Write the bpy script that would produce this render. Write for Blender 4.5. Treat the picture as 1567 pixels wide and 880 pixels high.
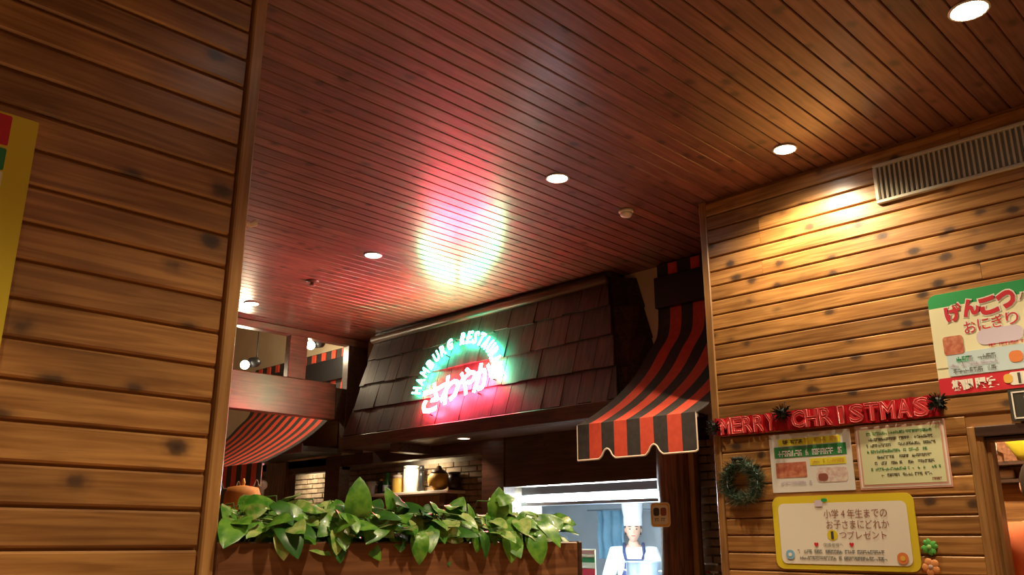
import bpy, bmesh, math, random
from mathutils import Vector, Matrix
random.seed(7)
R = math.radians
for o in list(bpy.data.objects): bpy.data.objects.remove(o)
scene = bpy.context.scene
C = scene.collection

# ------------------------------------------------------------------ camera
F, PITCH, ROLL, YAW = 1312.887, .28565, .0024152, .786374
fw = Vector((-math.sin(YAW)*math.cos(PITCH), math.cos(YAW)*math.cos(PITCH), math.sin(PITCH)))
rt0 = Vector((math.cos(YAW), math.sin(YAW), 0)); up0 = rt0.cross(fw)
rt = rt0*math.cos(ROLL) + up0*math.sin(ROLL); upv = -rt0*math.sin(ROLL) + up0*math.cos(ROLL)
cd = bpy.data.cameras.new('camera'); cam = bpy.data.objects.new('camera', cd); C.objects.link(cam)
cd.sensor_width = 36; cd.sensor_fit = 'HORIZONTAL'; cd.lens = 36*F/1567; cd.clip_start = .02
M = Matrix((rt, upv, -fw)).transposed().to_4x4(); M.translation = (0, 0, 1.4)
cam.matrix_world = M; scene.camera = cam

# ------------------------------------------------------------------ world, exposure
w = bpy.data.worlds.new('world'); scene.world = w; w.use_nodes = True
w.node_tree.nodes['Background'].inputs[0].default_value = (.9, .7, .5, 1)
w.node_tree.nodes['Background'].inputs[1].default_value = 0
vs = scene.view_settings
vs.view_transform = 'Standard'; vs.look = 'None'; vs.gamma = 1; vs.use_curve_mapping = False; vs.exposure = 1.08

# light levels
DOWN_W = 60; NEON = 42; WARM = (1, .78, .50)

# ------------------------------------------------------------------ materials
def mat(name, col, rough=.6, metal=0, emit=None, estr=0, coat=0, spec=.5, alpha=None, trans=0):
    m = bpy.data.materials.new(name); m.use_nodes = True
    b = m.node_tree.nodes['Principled BSDF']
    b.inputs['Base Color'].default_value = (*col, 1); b.inputs['Roughness'].default_value = rough
    b.inputs['Metallic'].default_value = metal; b.inputs['Coat Weight'].default_value = coat
    b.inputs['Specular IOR Level'].default_value = spec
    if trans: b.inputs['Transmission Weight'].default_value = trans
    if emit:
        b.inputs['Emission Color'].default_value = (*emit, 1); b.inputs['Emission Strength'].default_value = estr
    return m

def N(t, k, **kw):
    n = t.nodes.new(k)
    for a, v in kw.items(): setattr(n, a, v)
    return n

def ramp(t, stops, fac):
    n = N(t, 'ShaderNodeValToRGB'); e = n.color_ramp.elements
    while len(e) < len(stops): e.new(.5)
    for el, (p, c) in zip(e, stops): el.position = p; el.color = (*c, 1) if len(c) == 3 else c
    t.links.new(fac, n.inputs[0]); return n

def math_n(t, op, a, b=None):
    n = N(t, 'ShaderNodeMath', operation=op)
    for i, v in enumerate((a, b)):
        if v is None: continue
        if isinstance(v, (int, float)): n.inputs[i].default_value = v
        else: t.links.new(v, n.inputs[i])
    return n.outputs[0]

def mixc(t, fac, a, b, mode='MIX'):
    n = N(t, 'ShaderNodeMix', data_type='RGBA', blend_type=mode)
    for s, v in ((n.inputs[0], fac), (n.inputs[6], a), (n.inputs[7], b)):
        if isinstance(v, (int, float)): s.default_value = v
        elif isinstance(v, tuple): s.default_value = (*v, 1)
        else: t.links.new(v, s)
    return n.outputs[2]

def wood(name, light, dark, knot, rough=.4, knots=1.0, coat=.3, var=.35, axis=0, coat_rough=.25, spec=.5):
    """varnished wood, grain along local axis, different on every board"""
    m = mat(name, light, rough, coat=coat, spec=spec); t = m.node_tree; b = t.nodes['Principled BSDF']
    b.inputs['Coat Roughness'].default_value = coat_rough
    tc = N(t, 'ShaderNodeTexCoord'); oi = N(t, 'ShaderNodeObjectInfo')
    cmb = N(t, 'ShaderNodeCombineXYZ')
    t.links.new(math_n(t, 'MULTIPLY', oi.outputs['Random'], 37.0), cmb.inputs[0])
    t.links.new(math_n(t, 'MULTIPLY', oi.outputs['Random'], 91.0), cmb.inputs[1])
    t.links.new(math_n(t, 'MULTIPLY', oi.outputs['Random'], 53.0), cmb.inputs[2])
    add = N(t, 'ShaderNodeVectorMath', operation='ADD')
    t.links.new(tc.outputs['Object'], add.inputs[0]); t.links.new(cmb.outputs[0], add.inputs[1])
    sc = [1, 1, 1]; sc[axis] = .055
    mp = N(t, 'ShaderNodeMapping'); mp.inputs['Scale'].default_value = sc; t.links.new(add.outputs[0], mp.inputs[0])
    n1 = N(t, 'ShaderNodeTexNoise'); n1.inputs['Scale'].default_value = 55; n1.inputs['Detail'].default_value = 5
    n1.inputs['Distortion'].default_value = .6; t.links.new(mp.outputs[0], n1.inputs[0])
    col = ramp(t, [(.25, tuple(c*.72 for c in dark)), (.42, dark), (.62, light), (.8, tuple(min(1, c*1.12) for c in light))], n1.outputs[0]).outputs[0]
    # broad tone along the board
    n2 = N(t, 'ShaderNodeTexNoise'); n2.inputs['Scale'].default_value = 3.2; t.links.new(add.outputs[0], n2.inputs[0])
    tone = ramp(t, [(.3, (1-var,)*3), (.7, (1+var*.3,)*3)], n2.outputs[0]).outputs[0]
    col = mixc(t, 1.0, col, tone, 'MULTIPLY')
    rv = ramp(t, [(0, (1-var, 1-var*1.1, 1-var*1.2)), (1, (1.1, 1.08, 1.0))], oi.outputs['Random']).outputs[0]
    col = mixc(t, 1.0, col, rv, 'MULTIPLY')
    if knots:
        ks = [10.5, 10.5, 10.5]; ks[axis] = 7.0
        mk = N(t, 'ShaderNodeMapping'); mk.inputs['Scale'].default_value = ks; t.links.new(add.outputs[0], mk.inputs[0])
        v = N(t, 'ShaderNodeTexVoronoi'); v.inputs['Scale'].default_value = 1.0; t.links.new(mk.outputs[0], v.inputs[0])
        sepc = N(t, 'ShaderNodeSeparateColor'); t.links.new(v.outputs['Color'], sepc.inputs[0])
        nz = N(t, 'ShaderNodeTexNoise'); nz.inputs['Scale'].default_value = 30; t.links.new(add.outputs[0], nz.inputs[0])
        d = math_n(t, 'ADD', v.outputs['Distance'], math_n(t, 'MULTIPLY', math_n(t, 'SUBTRACT', nz.outputs[0], .5), .16))
        kf = ramp(t, [(.03, (1, 1, 1)), (.15*knots, (.82, .82, .82)), (.23*knots, (.3, .3, .3)), (.34*knots, (0, 0, 0))], d).outputs[0]
        kf = math_n(t, 'MULTIPLY', kf, math_n(t, 'LESS_THAN', sepc.outputs[0], .62))
        col = mixc(t, kf, col, knot)
    t.links.new(col, b.inputs['Base Color'])
    bp = N(t, 'ShaderNodeBump'); bp.inputs['Strength'].default_value = .12; bp.inputs['Distance'].default_value = .003
    t.links.new(n1.outputs[0], bp.inputs['Height']); t.links.new(bp.outputs[0], b.inputs['Normal'])
    return m

def noisy(name, c1, c2, scale=8, rough=.7, bump=.1, **kw):
    m = mat(name, c1, rough, **kw); t = m.node_tree; b = t.nodes['Principled BSDF']
    tc = N(t, 'ShaderNodeTexCoord'); oi = N(t, 'ShaderNodeObjectInfo')
    add = N(t, 'ShaderNodeVectorMath', operation='ADD')
    sc = N(t, 'ShaderNodeVectorMath', operation='SCALE'); sc.inputs[0].default_value = (31, 57, 83)
    t.links.new(oi.outputs['Random'], sc.inputs['Scale'])
    t.links.new(tc.outputs['Object'], add.inputs[0]); t.links.new(sc.outputs[0], add.inputs[1])
    n = N(t, 'ShaderNodeTexNoise'); n.inputs['Scale'].default_value = scale; n.inputs['Detail'].default_value = 4
    t.links.new(add.outputs[0], n.inputs[0])
    r = ramp(t, [(.35, c1), (.65, c2)], n.outputs[0]); t.links.new(r.outputs[0], b.inputs['Base Color'])
    bp = N(t, 'ShaderNodeBump'); bp.inputs['Strength'].default_value = bump; bp.inputs['Distance'].default_value = .01
    t.links.new(n.outputs[0], bp.inputs['Height']); t.links.new(bp.outputs[0], b.inputs['Normal'])
    return m

MT = {}
MT['wall'] = wood('varnished_pine', (.54, .28, .09), (.36, .165, .047), (.055, .03, .018), rough=.42, knots=1.0, coat=.3)
MT['ceil'] = wood('red_stained_pine', (.25, .108, .072), (.18, .07, .046), (.05, .02, .015), rough=.55, knots=1.0, coat=.75, var=.25, coat_rough=.21, spec=.35)
MT['trim'] = wood('trim_pine', (.48, .27, .10), (.38, .19, .065), (.08, .04, .02), knots=0, axis=2)
MT['groove'] = mat('wall_backing_wood', (.36, .165, .047), .6)
MT['cgroove'] = mat('ceiling_backing_wood', (.18, .07, .046), .6)
MT['planter'] = wood('planter_wood', (.42, .19, .09), (.27, .11, .05), (.05, .02, .01), rough=.4, knots=.6, axis=1)
MT['beam'] = wood('dark_beam_wood', (.10, .042, .022), (.055, .022, .012), (.02, .01, .006), rough=.45, knots=.5)
MT['redbeam'] = wood('brown_beam_wood', (.24, .105, .068), (.16, .066, .042), (.06, .02, .012), rough=.4, knots=.4, axis=1)
MT['shingle'] = wood('weathered_shingle', (.085, .046, .034), (.036, .02, .016), (.015, .008, .006), rough=.55, knots=0, coat=.1, var=.5, axis=1)
MT['mould'] = wood('moulding_wood', (.22, .12, .08), (.14, .075, .05), (.04, .02, .01), rough=.35, knots=0)
MT['log'] = wood('log_wood', (.28, .115, .045), (.11, .045, .02), (.03, .015, .008), rough=.5, knots=.5, axis=2)
MT['cream'] = noisy('cream_plaster', (.62, .52, .34), (.68, .58, .40), 5, .85, .05)
MT['floor'] = wood('floor_wood', (.42, .27, .15), (.32, .19, .10), (.04, .02, .01), rough=.45, knots=0, axis=1)
MT['white'] = mat('white_enamel', (.75, .72, .64), .45)
MT['ventwhite'] = mat('vent_enamel', (.55, .52, .42), .5)
MT['dark'] = mat('grey_duct_metal', (.22, .21, .18), .6)
MT['black'] = mat('black_paint', (.012, .012, .013), .4)
MT['lens'] = mat('lamp_lens', (1, .95, .85), .3, emit=(1, .93, .80), estr=14)
MT['bulb'] = mat('spot_bulb', (1, .95, .85), .5, emit=(1, .90, .72), estr=4)
MT['lens_dim'] = mat('soffit_lamp_lens', (1, .8, .7), .3, emit=(1, .72, .6), estr=1.6)
MT['red'] = noisy('red_awning_cloth', (.60, .062, .030), (.68, .08, .036), 30, .75, .05)
MT['dk'] = noisy('black_awning_cloth', (.030, .024, .022), (.045, .036, .032), 30, .75, .05)
MT['piping'] = mat('cream_piping', (.82, .66, .52), .6)
MT['grey'] = mat('blue_grey_metal', (.16, .18, .20), .4, metal=.3)
MT['steel'] = mat('stainless_steel', (.50, .58, .66), .3, metal=.8)
MT['kwhite'] = noisy('kitchen_white', (.72, .80, .86), (.80, .87, .92), 3, .5, .02)
MT['tube'] = mat('fluorescent_tube', (1, 1, 1), .3, emit=(.86, .96, 1), estr=40)
MT['green_neon'] = mat('green_neon_tube', (.3, 1, .7), .3, emit=(.06, 1, .55), estr=NEON*.8)
MT['red_neon'] = mat('red_neon_tube', (1, .3, .35), .3, emit=(1, .055, .11), estr=NEON*2.6)
MT['paper'] = mat('white_paper', (.80, .76, .66), .5)
MT['wpaper'] = mat('cool_white_paper', (.74, .74, .70), .5)
MT['cpaper'] = mat('pale_cream_paper', (.78, .76, .50), .5)
MT['npaper'] = mat('pale_green_paper', (.66, .70, .42), .5)
MT['pink'] = mat('dusty_pink_print', (.66, .36, .28), .5)
MT['yellow'] = mat('yellow_print', (.70, .56, .03), .45)
MT['ybright'] = mat('lemon_print', (.80, .75, .05), .5)
MT['gprint'] = mat('green_print', (.035, .24, .07), .5)
MT['g2print'] = mat('bright_green_print', (.02, .33, .09), .5)
MT['rprint'] = mat('red_print', (.58, .02, .035), .5)
MT['brprint'] = mat('brown_print', (.28, .09, .06), .5)
MT['ink'] = mat('dark_ink', (.06, .055, .04), .5)
MT['greyink'] = mat('grey_ink', (.20, .21, .20), .5)
MT['blueprint'] = mat('pale_blue_print', (.52, .66, .70), .5)
MT['meat'] = noisy('meat_photo_print', (.42, .10, .06), (.62, .26, .14), 40, .5, 0)
MT['dish'] = noisy('dish_photo_print', (.60, .42, .40), (.78, .70, .62), 45, .5, 0)
MT['lilac'] = mat('lilac_print', (.62, .55, .66), .5)
MT['orange'] = mat('orange_print', (.70, .22, .06), .5)
MT['gold'] = mat('gold_print', (.75, .45, .08), .5)
MT['skyblue'] = mat('sky_blue_print', (.22, .46, .66), .5)
MT['leaf'] = noisy('pothos_leaf', (.05, .22, .018), (.20, .44, .05), 30, .35, .15, coat=.2)
MT['leaf2'] = noisy('variegated_pothos_leaf', (.11, .34, .03), (.55, .64, .22), 30, .35, .15, coat=.2)
MT['leaf3'] = noisy('deep_pothos_leaf', (.015, .085, .012), (.05, .19, .022), 14, .35, .15, coat=.2)
MT['stem'] = mat('plant_stem', (.10, .20, .03), .5)
MT['soil'] = noisy('potting_soil', (.03, .02, .012), (.06, .04, .025), 60, .95, .4)
MT['brickA'] = noisy('tan_brick', (.22, .15, .085), (.40, .29, .18), 9, .85, .3)
MT['mortar'] = noisy('pale_mortar', (.34, .29, .21), (.42, .36, .27), 30, .95, .2)
MT['tinsel'] = mat('red_tinsel', (.52, .018, .03), .3, metal=.35)
MT['tinsel2'] = mat('bright_red_foil', (.80, .06, .07), .28, metal=.3)
MT['tinselpink'] = mat('pale_red_foil', (.66, .16, .15), .3, metal=.3)
MT['pom'] = mat('dark_green_tinsel', (.008, .014, .010), .5)
MT['needle'] = noisy('wreath_needles', (.02, .06, .035), (.10, .17, .12), 60, .6, .1)
MT['frost'] = mat('frosted_tips', (.42, .48, .42), .7)
MT['skin'] = mat('skin', (.62, .36, .26), .55)
MT['shirtw'] = noisy('white_cotton', (.76, .79, .84), (.82, .85, .90), 12, .8, .1)
MT['navy'] = noisy('navy_cotton', (.035, .05, .13), (.05, .07, .16), 20, .8, .1)
MT['orangecloth'] = noisy('orange_cotton', (.72, .15, .05), (.80, .20, .07), 9, .8, .15)
MT['hair'] = mat('dark_hair', (.02, .015, .012), .5)
MT['lips'] = mat('lips', (.42, .14, .12), .5)
MT['amber'] = mat('amber_lampshade', (.75, .30, .06), .6)
MT['chalk'] = mat('chalkboard', (.035, .03, .02), .6)

# ------------------------------------------------------------------ mesh helpers
def obj(name, me, m, parent=None, loc=None, M=None):
    o = bpy.data.objects.new(name, me); C.objects.link(o)
    if m is not None and not me.materials: me.materials.append(MT[m] if isinstance(m, str) else m)
    if parent: o.parent = parent
    if M is not None: o.matrix_local = M
    if loc is not None: o.location = loc
    return o

def pyd(name, v, f, smooth=False):
    me = bpy.data.meshes.new(name); me.from_pydata([tuple(x) for x in v], [], f); me.update()
    if smooth:
        for p in me.polygons: p.use_smooth = True
    return me

def bmm(name, fn, smooth=False):
    bm = bmesh.new(); fn(bm); bmesh.ops.recalc_face_normals(bm, faces=bm.faces)
    me = bpy.data.meshes.new(name); bm.to_mesh(me); bm.free()
    if smooth:
        for p in me.polygons: p.use_smooth = True
    return me

def addbox(bm, x0, x1, y0, y1, z0, z1, bev=0):
    r = bmesh.ops.create_cube(bm, size=1)
    vs_ = r['verts']
    for v in vs_:
        v.co = Vector((x0+(v.co.x+.5)*(x1-x0), y0+(v.co.y+.5)*(y1-y0), z0+(v.co.z+.5)*(z1-z0)))
    if bev:
        es = list({e for v in vs_ for e in v.link_edges})
        bmesh.ops.bevel(bm, geom=es, offset=bev, segments=1, affect='EDGES')

def box(name, m, x0, x1, y0, y1, z0, z1, parent=None, bev=.004):
    """box in world metres, origin at its centre"""
    c = Vector(((x0+x1)/2, (y0+y1)/2, (z0+z1)/2)); a, b, d = (x1-x0)/2, (y1-y0)/2, (z1-z0)/2
    me = bmm(name, lambda bm: addbox(bm, -a, a, -b, b, -d, d, min(bev, a*.4, b*.4, d*.4) if bev else 0))
    if parent is not None:
        return obj(name, me, m, parent, loc=PM[parent.name].inverted() @ c)
    return obj(name, me, m, parent, loc=c)

def addlathe(bm, prof, n=20, M=None, caps=True):
    rings = []
    for r, z in prof:
        ring = []
        for i in range(n):
            a = 2*math.pi*i/n; p = Vector((r*math.cos(a), r*math.sin(a), z))
            ring.append(bm.verts.new(M @ p if M else p))
        rings.append(ring)
    for a, b in zip(rings, rings[1:]):
        for i in range(n): bm.faces.new((a[i], a[(i+1) % n], b[(i+1) % n], b[i]))
    if caps: bm.faces.new(rings[0][::-1]); bm.faces.new(rings[-1])

def lathe(name, prof, n=20, smooth=True):
    return bmm(name, lambda bm: addlathe(bm, prof, n), smooth)

def addtube(bm, pts, r, n=6):
    pts = [Vector(p) for p in pts]; rings = []
    rs = r if isinstance(r, (list, tuple)) else [r]*len(pts)
    for i, p in enumerate(pts):
        d = (pts[min(i+1, len(pts)-1)]-pts[max(i-1, 0)]).normalized()
        a = d.cross(Vector((0, 0, 1)) if abs(d.z) < .9 else Vector((1, 0, 0))).normalized(); b = d.cross(a)
        rings.append([bm.verts.new(p+(a*math.cos(2*math.pi*k/n)+b*math.sin(2*math.pi*k/n))*rs[i]) for k in range(n)])
    for a, b in zip(rings, rings[1:]):
        for k in range(n): bm.faces.new((a[k], a[(k+1) % n], b[(k+1) % n], b[k]))
    bm.faces.new(rings[0][::-1]); bm.faces.new(rings[-1])

def addball(bm, c, r, sx=1, sy=1, sz=1, seg=12):
    q = bmesh.ops.create_uvsphere(bm, u_segments=seg, v_segments=max(6, seg*2//3), radius=r)
    for v in q['verts']: v.co = Vector(c)+Vector((v.co.x*sx, v.co.y*sy, v.co.z*sz))

def tag(o, label, cat=None, group=None, kind=None):
    o['label'] = label
    if cat: o['category'] = cat
    if group: o['group'] = group
    if kind: o['kind'] = kind
    return o

PM = {}
def empty(name, loc=(0, 0, 0), M=None):
    o = bpy.data.objects.new(name, None); C.objects.link(o)
    M = M if M is not None else Matrix.Translation(loc)
    o.matrix_local = M; PM[o.name] = M
    return o

def struct(o, label=None, cat=None):
    o['kind'] = 'structure'
    if label: o['label'] = label
    if cat: o['category'] = cat
    return o

def axes(x, y, z, loc):
    m = Matrix((Vector(x), Vector(y), Vector(z))).transposed().to_4x4(); m.translation = loc; return m

AX_R = ((1, 0, 0), (0, 0, 1), (0, -1, 0))      # face towards -Y (right wall, facade)
AX_L = ((0, 1, 0), (0, 0, 1), (1, 0, 0))       # face towards +X (left wall)
AX_C = ((0, 1, 0), (1, 0, 0), (0, 0, -1))      # face down, boards along Y

_bcache = {}
def board_mesh(L, wd, t=.014, c=.005):
    k = (round(L, 3), round(wd, 4), t, c)
    if k not in _bcache:
        h = wd/2; pr = [(-h, 0), (-h, t-c), (-h+c, t), (h-c, t), (h, t-c), (h, 0)]
        v = [(-L/2, a, b) for a, b in pr]+[(L/2, a, b) for a, b in pr]
        f = [(i, i+1, i+7, i+6) for i in range(5)]+[(5, 4, 3, 2, 1, 0), (6, 7, 8, 9, 10, 11)]
        me = pyd('board', v, f); bm = bmesh.new(); bm.from_mesh(me); bmesh.ops.recalc_face_normals(bm, faces=bm.faces); bm.to_mesh(me); bm.free()
        _bcache[k] = me
    return _bcache[k]

def board(parent, L, wd, ax, loc, m, t=.014):
    me = board_mesh(L, wd, t)
    if me.materials and me.materials[0] is not MT[m]:
        me = me.copy(); me.materials.clear()
    return obj('board', me, m, parent, M=axes(*ax, loc))

dg = None
def text_mesh(s, size, extr=0.0, outline=0, bold=0):
    cu = bpy.data.curves.new('lettering', 'FONT'); cu.body = s; cu.size = size
    cu.align_x = 'CENTER'; cu.align_y = 'CENTER'; cu.extrude = extr; cu.resolution_u = 3; cu.offset = bold
    if outline: cu.fill_mode = 'NONE'; cu.bevel_depth = outline; cu.bevel_resolution = 0; cu.resolution_u = 2
    o = bpy.data.objects.new('tmp', cu); C.objects.link(o)
    d = bpy.context.evaluated_depsgraph_get(); me = bpy.data.meshes.new_from_object(o.evaluated_get(d))
    bpy.data.objects.remove(o); me.materials.clear()
    xs = [v.co.x for v in me.vertices]; ys = [v.co.y for v in me.vertices]
    if xs:
        cx, cy = (min(xs)+max(xs))/2, (min(ys)+max(ys))/2
        for v in me.vertices: v.co.x -= cx; v.co.y -= cy
    return me

def fit(me, wd, ht):
    """scale a lettering mesh to a width and height"""
    xs = [v.co.x for v in me.vertices]; ys = [v.co.y for v in me.vertices]
    sx = wd/max(1e-6, max(xs)-min(xs)); sy = ht/max(1e-6, max(ys)-min(ys))
    for v in me.vertices: v.co.x *= sx; v.co.y *= sy
    return me

# ------------------------------------------------------------------ the room
ZC, YW, XL, YF = 3.305, 4.114, -1.977, 4.95
B = .085
XE = -2.54                                     # free end of the right wall
fl = struct(box('floor', 'floor', -11, 4, -4, 8, -.1, 0, bev=0), 'brown wooden restaurant floor', 'floor')
# ceiling of narrow boards along Y
ceil = struct(box('ceiling', 'cgroove', -7.1, 4, -4, YF+.1, ZC+.012, ZC+.1, bev=0), 'red-brown varnished board ceiling with downlights', 'ceiling')
x = -7.1
while x < 3.95:
    y1 = YF if x < XE-.02 else YW+.02
    L = y1+4; me = board_mesh(L, B-.0045, .014, .0035)
    o = obj('board', me, 'ceil', ceil, M=Matrix.Translation(-ceil.location) @ axes(*AX_C, (x+B/2, (y1-4)/2, ZC+.014)))
    x += B
# left wall with planks, its end trim
wl = struct(box('wall_left', 'groove', XL-.12, XL-.012, -4, .965, 0, ZC, bev=0), 'left wall clad in wide orange-brown pine planks', 'wall')
def wboard(parent, L, ax, loc, m='wall', wd=B-.007):
    me = board_mesh(L, wd); return obj('board', me, m, parent, M=Matrix.Translation(-parent.location) @ axes(*ax, loc))
z = ZC-B/2+.028
while z > 0:
    wboard(wl, 4.955, AX_L, (XL-.014, -1.53, min(z, ZC-B/2)), 'wall'); z -= B
struct(box('trim_1', 'trim', XL-.125, XL+.012, .955, .99, 0, ZC), 'slim pine corner post closing the end of the left plank wall', 'trim')
# right wall with planks and a doorway
wr = empty('wall_right', (0, YW, 0)); struct(wr, 'right wall clad in golden pine planks with posters', 'wall')
DX0, DX1, DZ = -1.235, -.30, 1.835
for nm, a in (('backing', (XE, DX0, 0, ZC)), ('backing', (DX0, DX1, DZ, ZC)), ('backing', (DX1, 4, 0, ZC))):
    box(nm, 'groove', a[0], a[1], YW+.012, YW+.10, a[2], a[3], wr, bev=0)
z = ZC-B/2-.012; k = 0
while z > 0:
    segs = []; lim = [(XE+.02, DX0-.045), (DX1+.045, 4)] if z < DZ+.06 else [(XE+.02, 4)]
    for a, b in lim:
        p = a; first = True
        while p < b-.01:
            L = random.choice((1.1, 1.6, 2.2, 2.8)) if not first else random.choice((.33, .9, 1.4, 1.9, 2.4, 3.0))
            q = min(b, p+L)
            if b-q < .25: q = b
            segs.append((p, q)); p = q; first = False
    for p, q in segs: wboard(wr, round(q-p-.0015, 3), AX_R, ((p+q)/2, YW+.014, z), 'wall')
    z -= B; k += 1
struct(box('trim_2', 'trim', XE-.022, XE+.022, YW-.008, YW+.12, 0, ZC), 'slim corner moulding at the free end of the right plank wall', 'trim')
box_side = struct(box('wall_return', 'beam', XE-.02, XE+.03, YW+.12, YF+.1, 0, ZC, bev=0), 'dark end wall behind the plank wall', 'wall')
# walls behind the camera
struct(box('wall_back', 'wall', -11, 4, -4.1, -4, 0, 4.2, bev=0), 'wooden wall behind the diners', 'wall')
struct(box('wall_side', 'wall', 4, 4.1, -4, 4.2, 0, 3.4, bev=0), 'wooden wall at the side of the dining room', 'wall')
struct(box('wall_end', 'cream', -11.1, -11, -4, 8, 0, 4.3, bev=0), 'cream end wall beyond the left awning', 'wall')
struct(box('ceiling_upper', 'cream', -11, -7.1, -4, 8, 4.2, 4.3, bev=0), 'cream raised ceiling beyond the beam', 'ceiling')
struct(box('wall_upper', 'cream', -7.2, -7.1, -4, YF, ZC+.1, 4.2, bev=0), 'cream upstand above the board ceiling', 'wall')
# doorway casing
d1 = empty('door_1', (DX0, YW, 0)); struct(d1, 'doorway with stepped brown wooden casing', 'doorway')
for nm, a in (('casing', (DX0-.045, DX0-.012, YW-.004, YW+.05, 0, DZ+.045)), ('casing', (DX0-.012, DX0+.012, YW+.014, YW+.10, 0, DZ+.012)),
              ('casing', (DX0+.012, DX0+.03, YW+.045, YW+.12, 0, DZ-.006)),
              ('head_casing', (DX0-.012, DX1+.045, YW-.002, YW+.05, DZ, DZ+.045)), ('head_casing', (DX0+.012, DX1, YW+.03, YW+.11, DZ-.018, DZ)),
              ('casing', (DX1, DX1+.045, YW-.004, YW+.1, 0, DZ))):
    box(nm, 'trim' if nm == 'casing' else 'beam', *a, parent=d1)

# ------------------------------------------------------------------ facade of the open kitchen
wf = empty('wall_facade', (-5, YF, 0)); struct(wf, 'cream facade wall of the open kitchen under the shingled hood', 'wall')
box('plaster', 'cream', -7.1, XE-.02, YF, YF+.06, 2.2, ZC, wf, bev=0)
box('plaster', 'cream', -11, -7.1, YF, YF+.06, 2.12, 4.2, wf, bev=0)
box('lintel', 'beam', -5.02, -3.1, YF-.02, YF+.10, 1.80, 2.2, wf)
box('lintel', 'beam', -7.35, -5.02, YF-.02, YF+.10, 2.09, 2.2, wf)
box('lintel', 'beam', -9.3, -7.35, YF, YF+.10, 2.06, 2.2, wf)
box('post', 'beam', -5.28, -5.02, YF-.03, YF+.10, 0, 2.2, wf)
box('post', 'beam', -7.6, -7.35, YF-.03, YF+.10, 0, 2.2, wf)
box('post', 'log', -8.78, -8.36, YF-.03, YF+.10, 0, 2.2, wf)
box('counter_front', 'beam', -5.02, -3.4, YF, YF+.08, 0, 1.05, wf)
box('low_wall', 'beam', -9.3, -5.28, YF, YF+.08, 0, 1.2, wf)
box('counter_top', 'steel', -5.02, -3.4, YF, YF+.45, 1.05, 1.08, wf)

def bricks(parent, x0, x1, y, z0, z1, bw=.20, bh=.062, g=.012, dep=.03):
    me = bmm('brick', lambda bm: addbox(bm, -(bw-g)/2, (bw-g)/2, -dep/2, dep/2, -(bh-g)/2, (bh-g)/2, .004)); me.materials.append(MT['brickA'])
    meh = bmm('brick', lambda bm: addbox(bm, -(bw/2-g)/2, (bw/2-g)/2, -dep/2, dep/2, -(bh-g)/2, (bh-g)/2, .004)); meh.materials.append(MT['brickA'])
    z = z0+bh/2; r = 0
    inv = PM[parent.name].inverted()
    while z < z1:
        x = x0+(bw/2 if r % 2 == 0 else 0)
        if r % 2: obj('brick', meh, None, parent, loc=inv @ Vector((x0+bw/4, y-random.uniform(0, .006), z))); x = x0+bw
        while x < x1-bw*.3:
            obj('brick', me, None, parent, loc=inv @ Vector((x if x+bw/2 < x1+.01 else x, y-random.uniform(0, .006), z))); x += bw
        z += bh; r += 1
bw_ = empty('wall_brick', (-7, 5.45, 0)); struct(bw_, 'tan brick alcove wall behind the shelf, lit from above', 'wall')
box('mortar', 'mortar', -9.4, -5.26, 5.46, 5.56, 0, 2.25, bw_, bev=0)
bricks(bw_, -9.3, -5.3, 5.452, 1.62, 2.12, bw=.22, bh=.054, g=.009)
struct(box('wall_alcove', 'mortar', -5.28, -5.22, YF+.1, 5.56, 0, 2.2, bev=0), 'side wall of the brick alcove', 'wall')
struct(box('ceiling_alcove', 'beam', -9.4, -5.2, YF+.06, 5.56, 2.2, 2.25, bev=0), 'dark ceiling of the brick alcove', 'ceiling')
bc = empty('wall_pillar', (-2.87, 4.93, 0)); struct(bc, 'narrow tan brick pillar between the log post and the plank wall', 'wall')
box('mortar', 'mortar', -3.22, -2.56, 4.93, 5.0, 0, 2.2, bc, bev=0)
bricks(bc, -3.2, -2.6, 4.925, 1.1, 2.05, bw=.16, bh=.052, g=.009)

# ------------------------------------------------------------------ downlights
def downlight(x, y, z, r, label, power, group=None, lens='lens', cone=105, blend=.55, col=WARM):
    e = empty('downlight', (x, y, z))
    obj('trim_ring', lathe('trim_ring', [(r*1.02, 0), (r*1.16, -.001), (r*1.18, -.005), (r*1.10, -.009), (r*1.0, -.007), (r*.99, 0)], 28), 'white', e)
    obj('lens', lathe('lens', [(r*1.0, -.003), (r*.98, -.006), (r*.6, -.009), (.001, -.010)], 24), lens, e)
    if power:
        ld = bpy.data.lights.new('lamp', 'SPOT'); ld.energy = power; ld.color = col; ld.spot_size = R(cone); ld.spot_blend = blend; ld.shadow_soft_size = r*.8
        l = bpy.data.objects.new('lamp', ld); C.objects.link(l); l.parent = e; l.location = (0, 0, -.03)
    return tag(e, label, 'ceiling light', group)
downlight(-.765, 3.172, ZC, .062, 'round white downlight in the board ceiling before the air vent', DOWN_W)
downlight(-1.837, 3.785, ZC, .052, 'round downlight close to the plank wall, casting a bright patch on it', DOWN_W*.95, cone=146, blend=.5)
downlight(-2.901, 3.245, ZC, .055, 'round downlight in the ceiling beside the white smoke detector', DOWN_W, cone=85)
downlight(-4.709, 3.329, ZC, .055, 'round downlight in the red-lit ceiling in front of the neon sign', DOWN_W*.8, cone=78)
downlight(-6.485, 3.373, ZC, .055, 'round downlight in the ceiling near the wide cross beam', DOWN_W*.7, cone=78)
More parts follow.
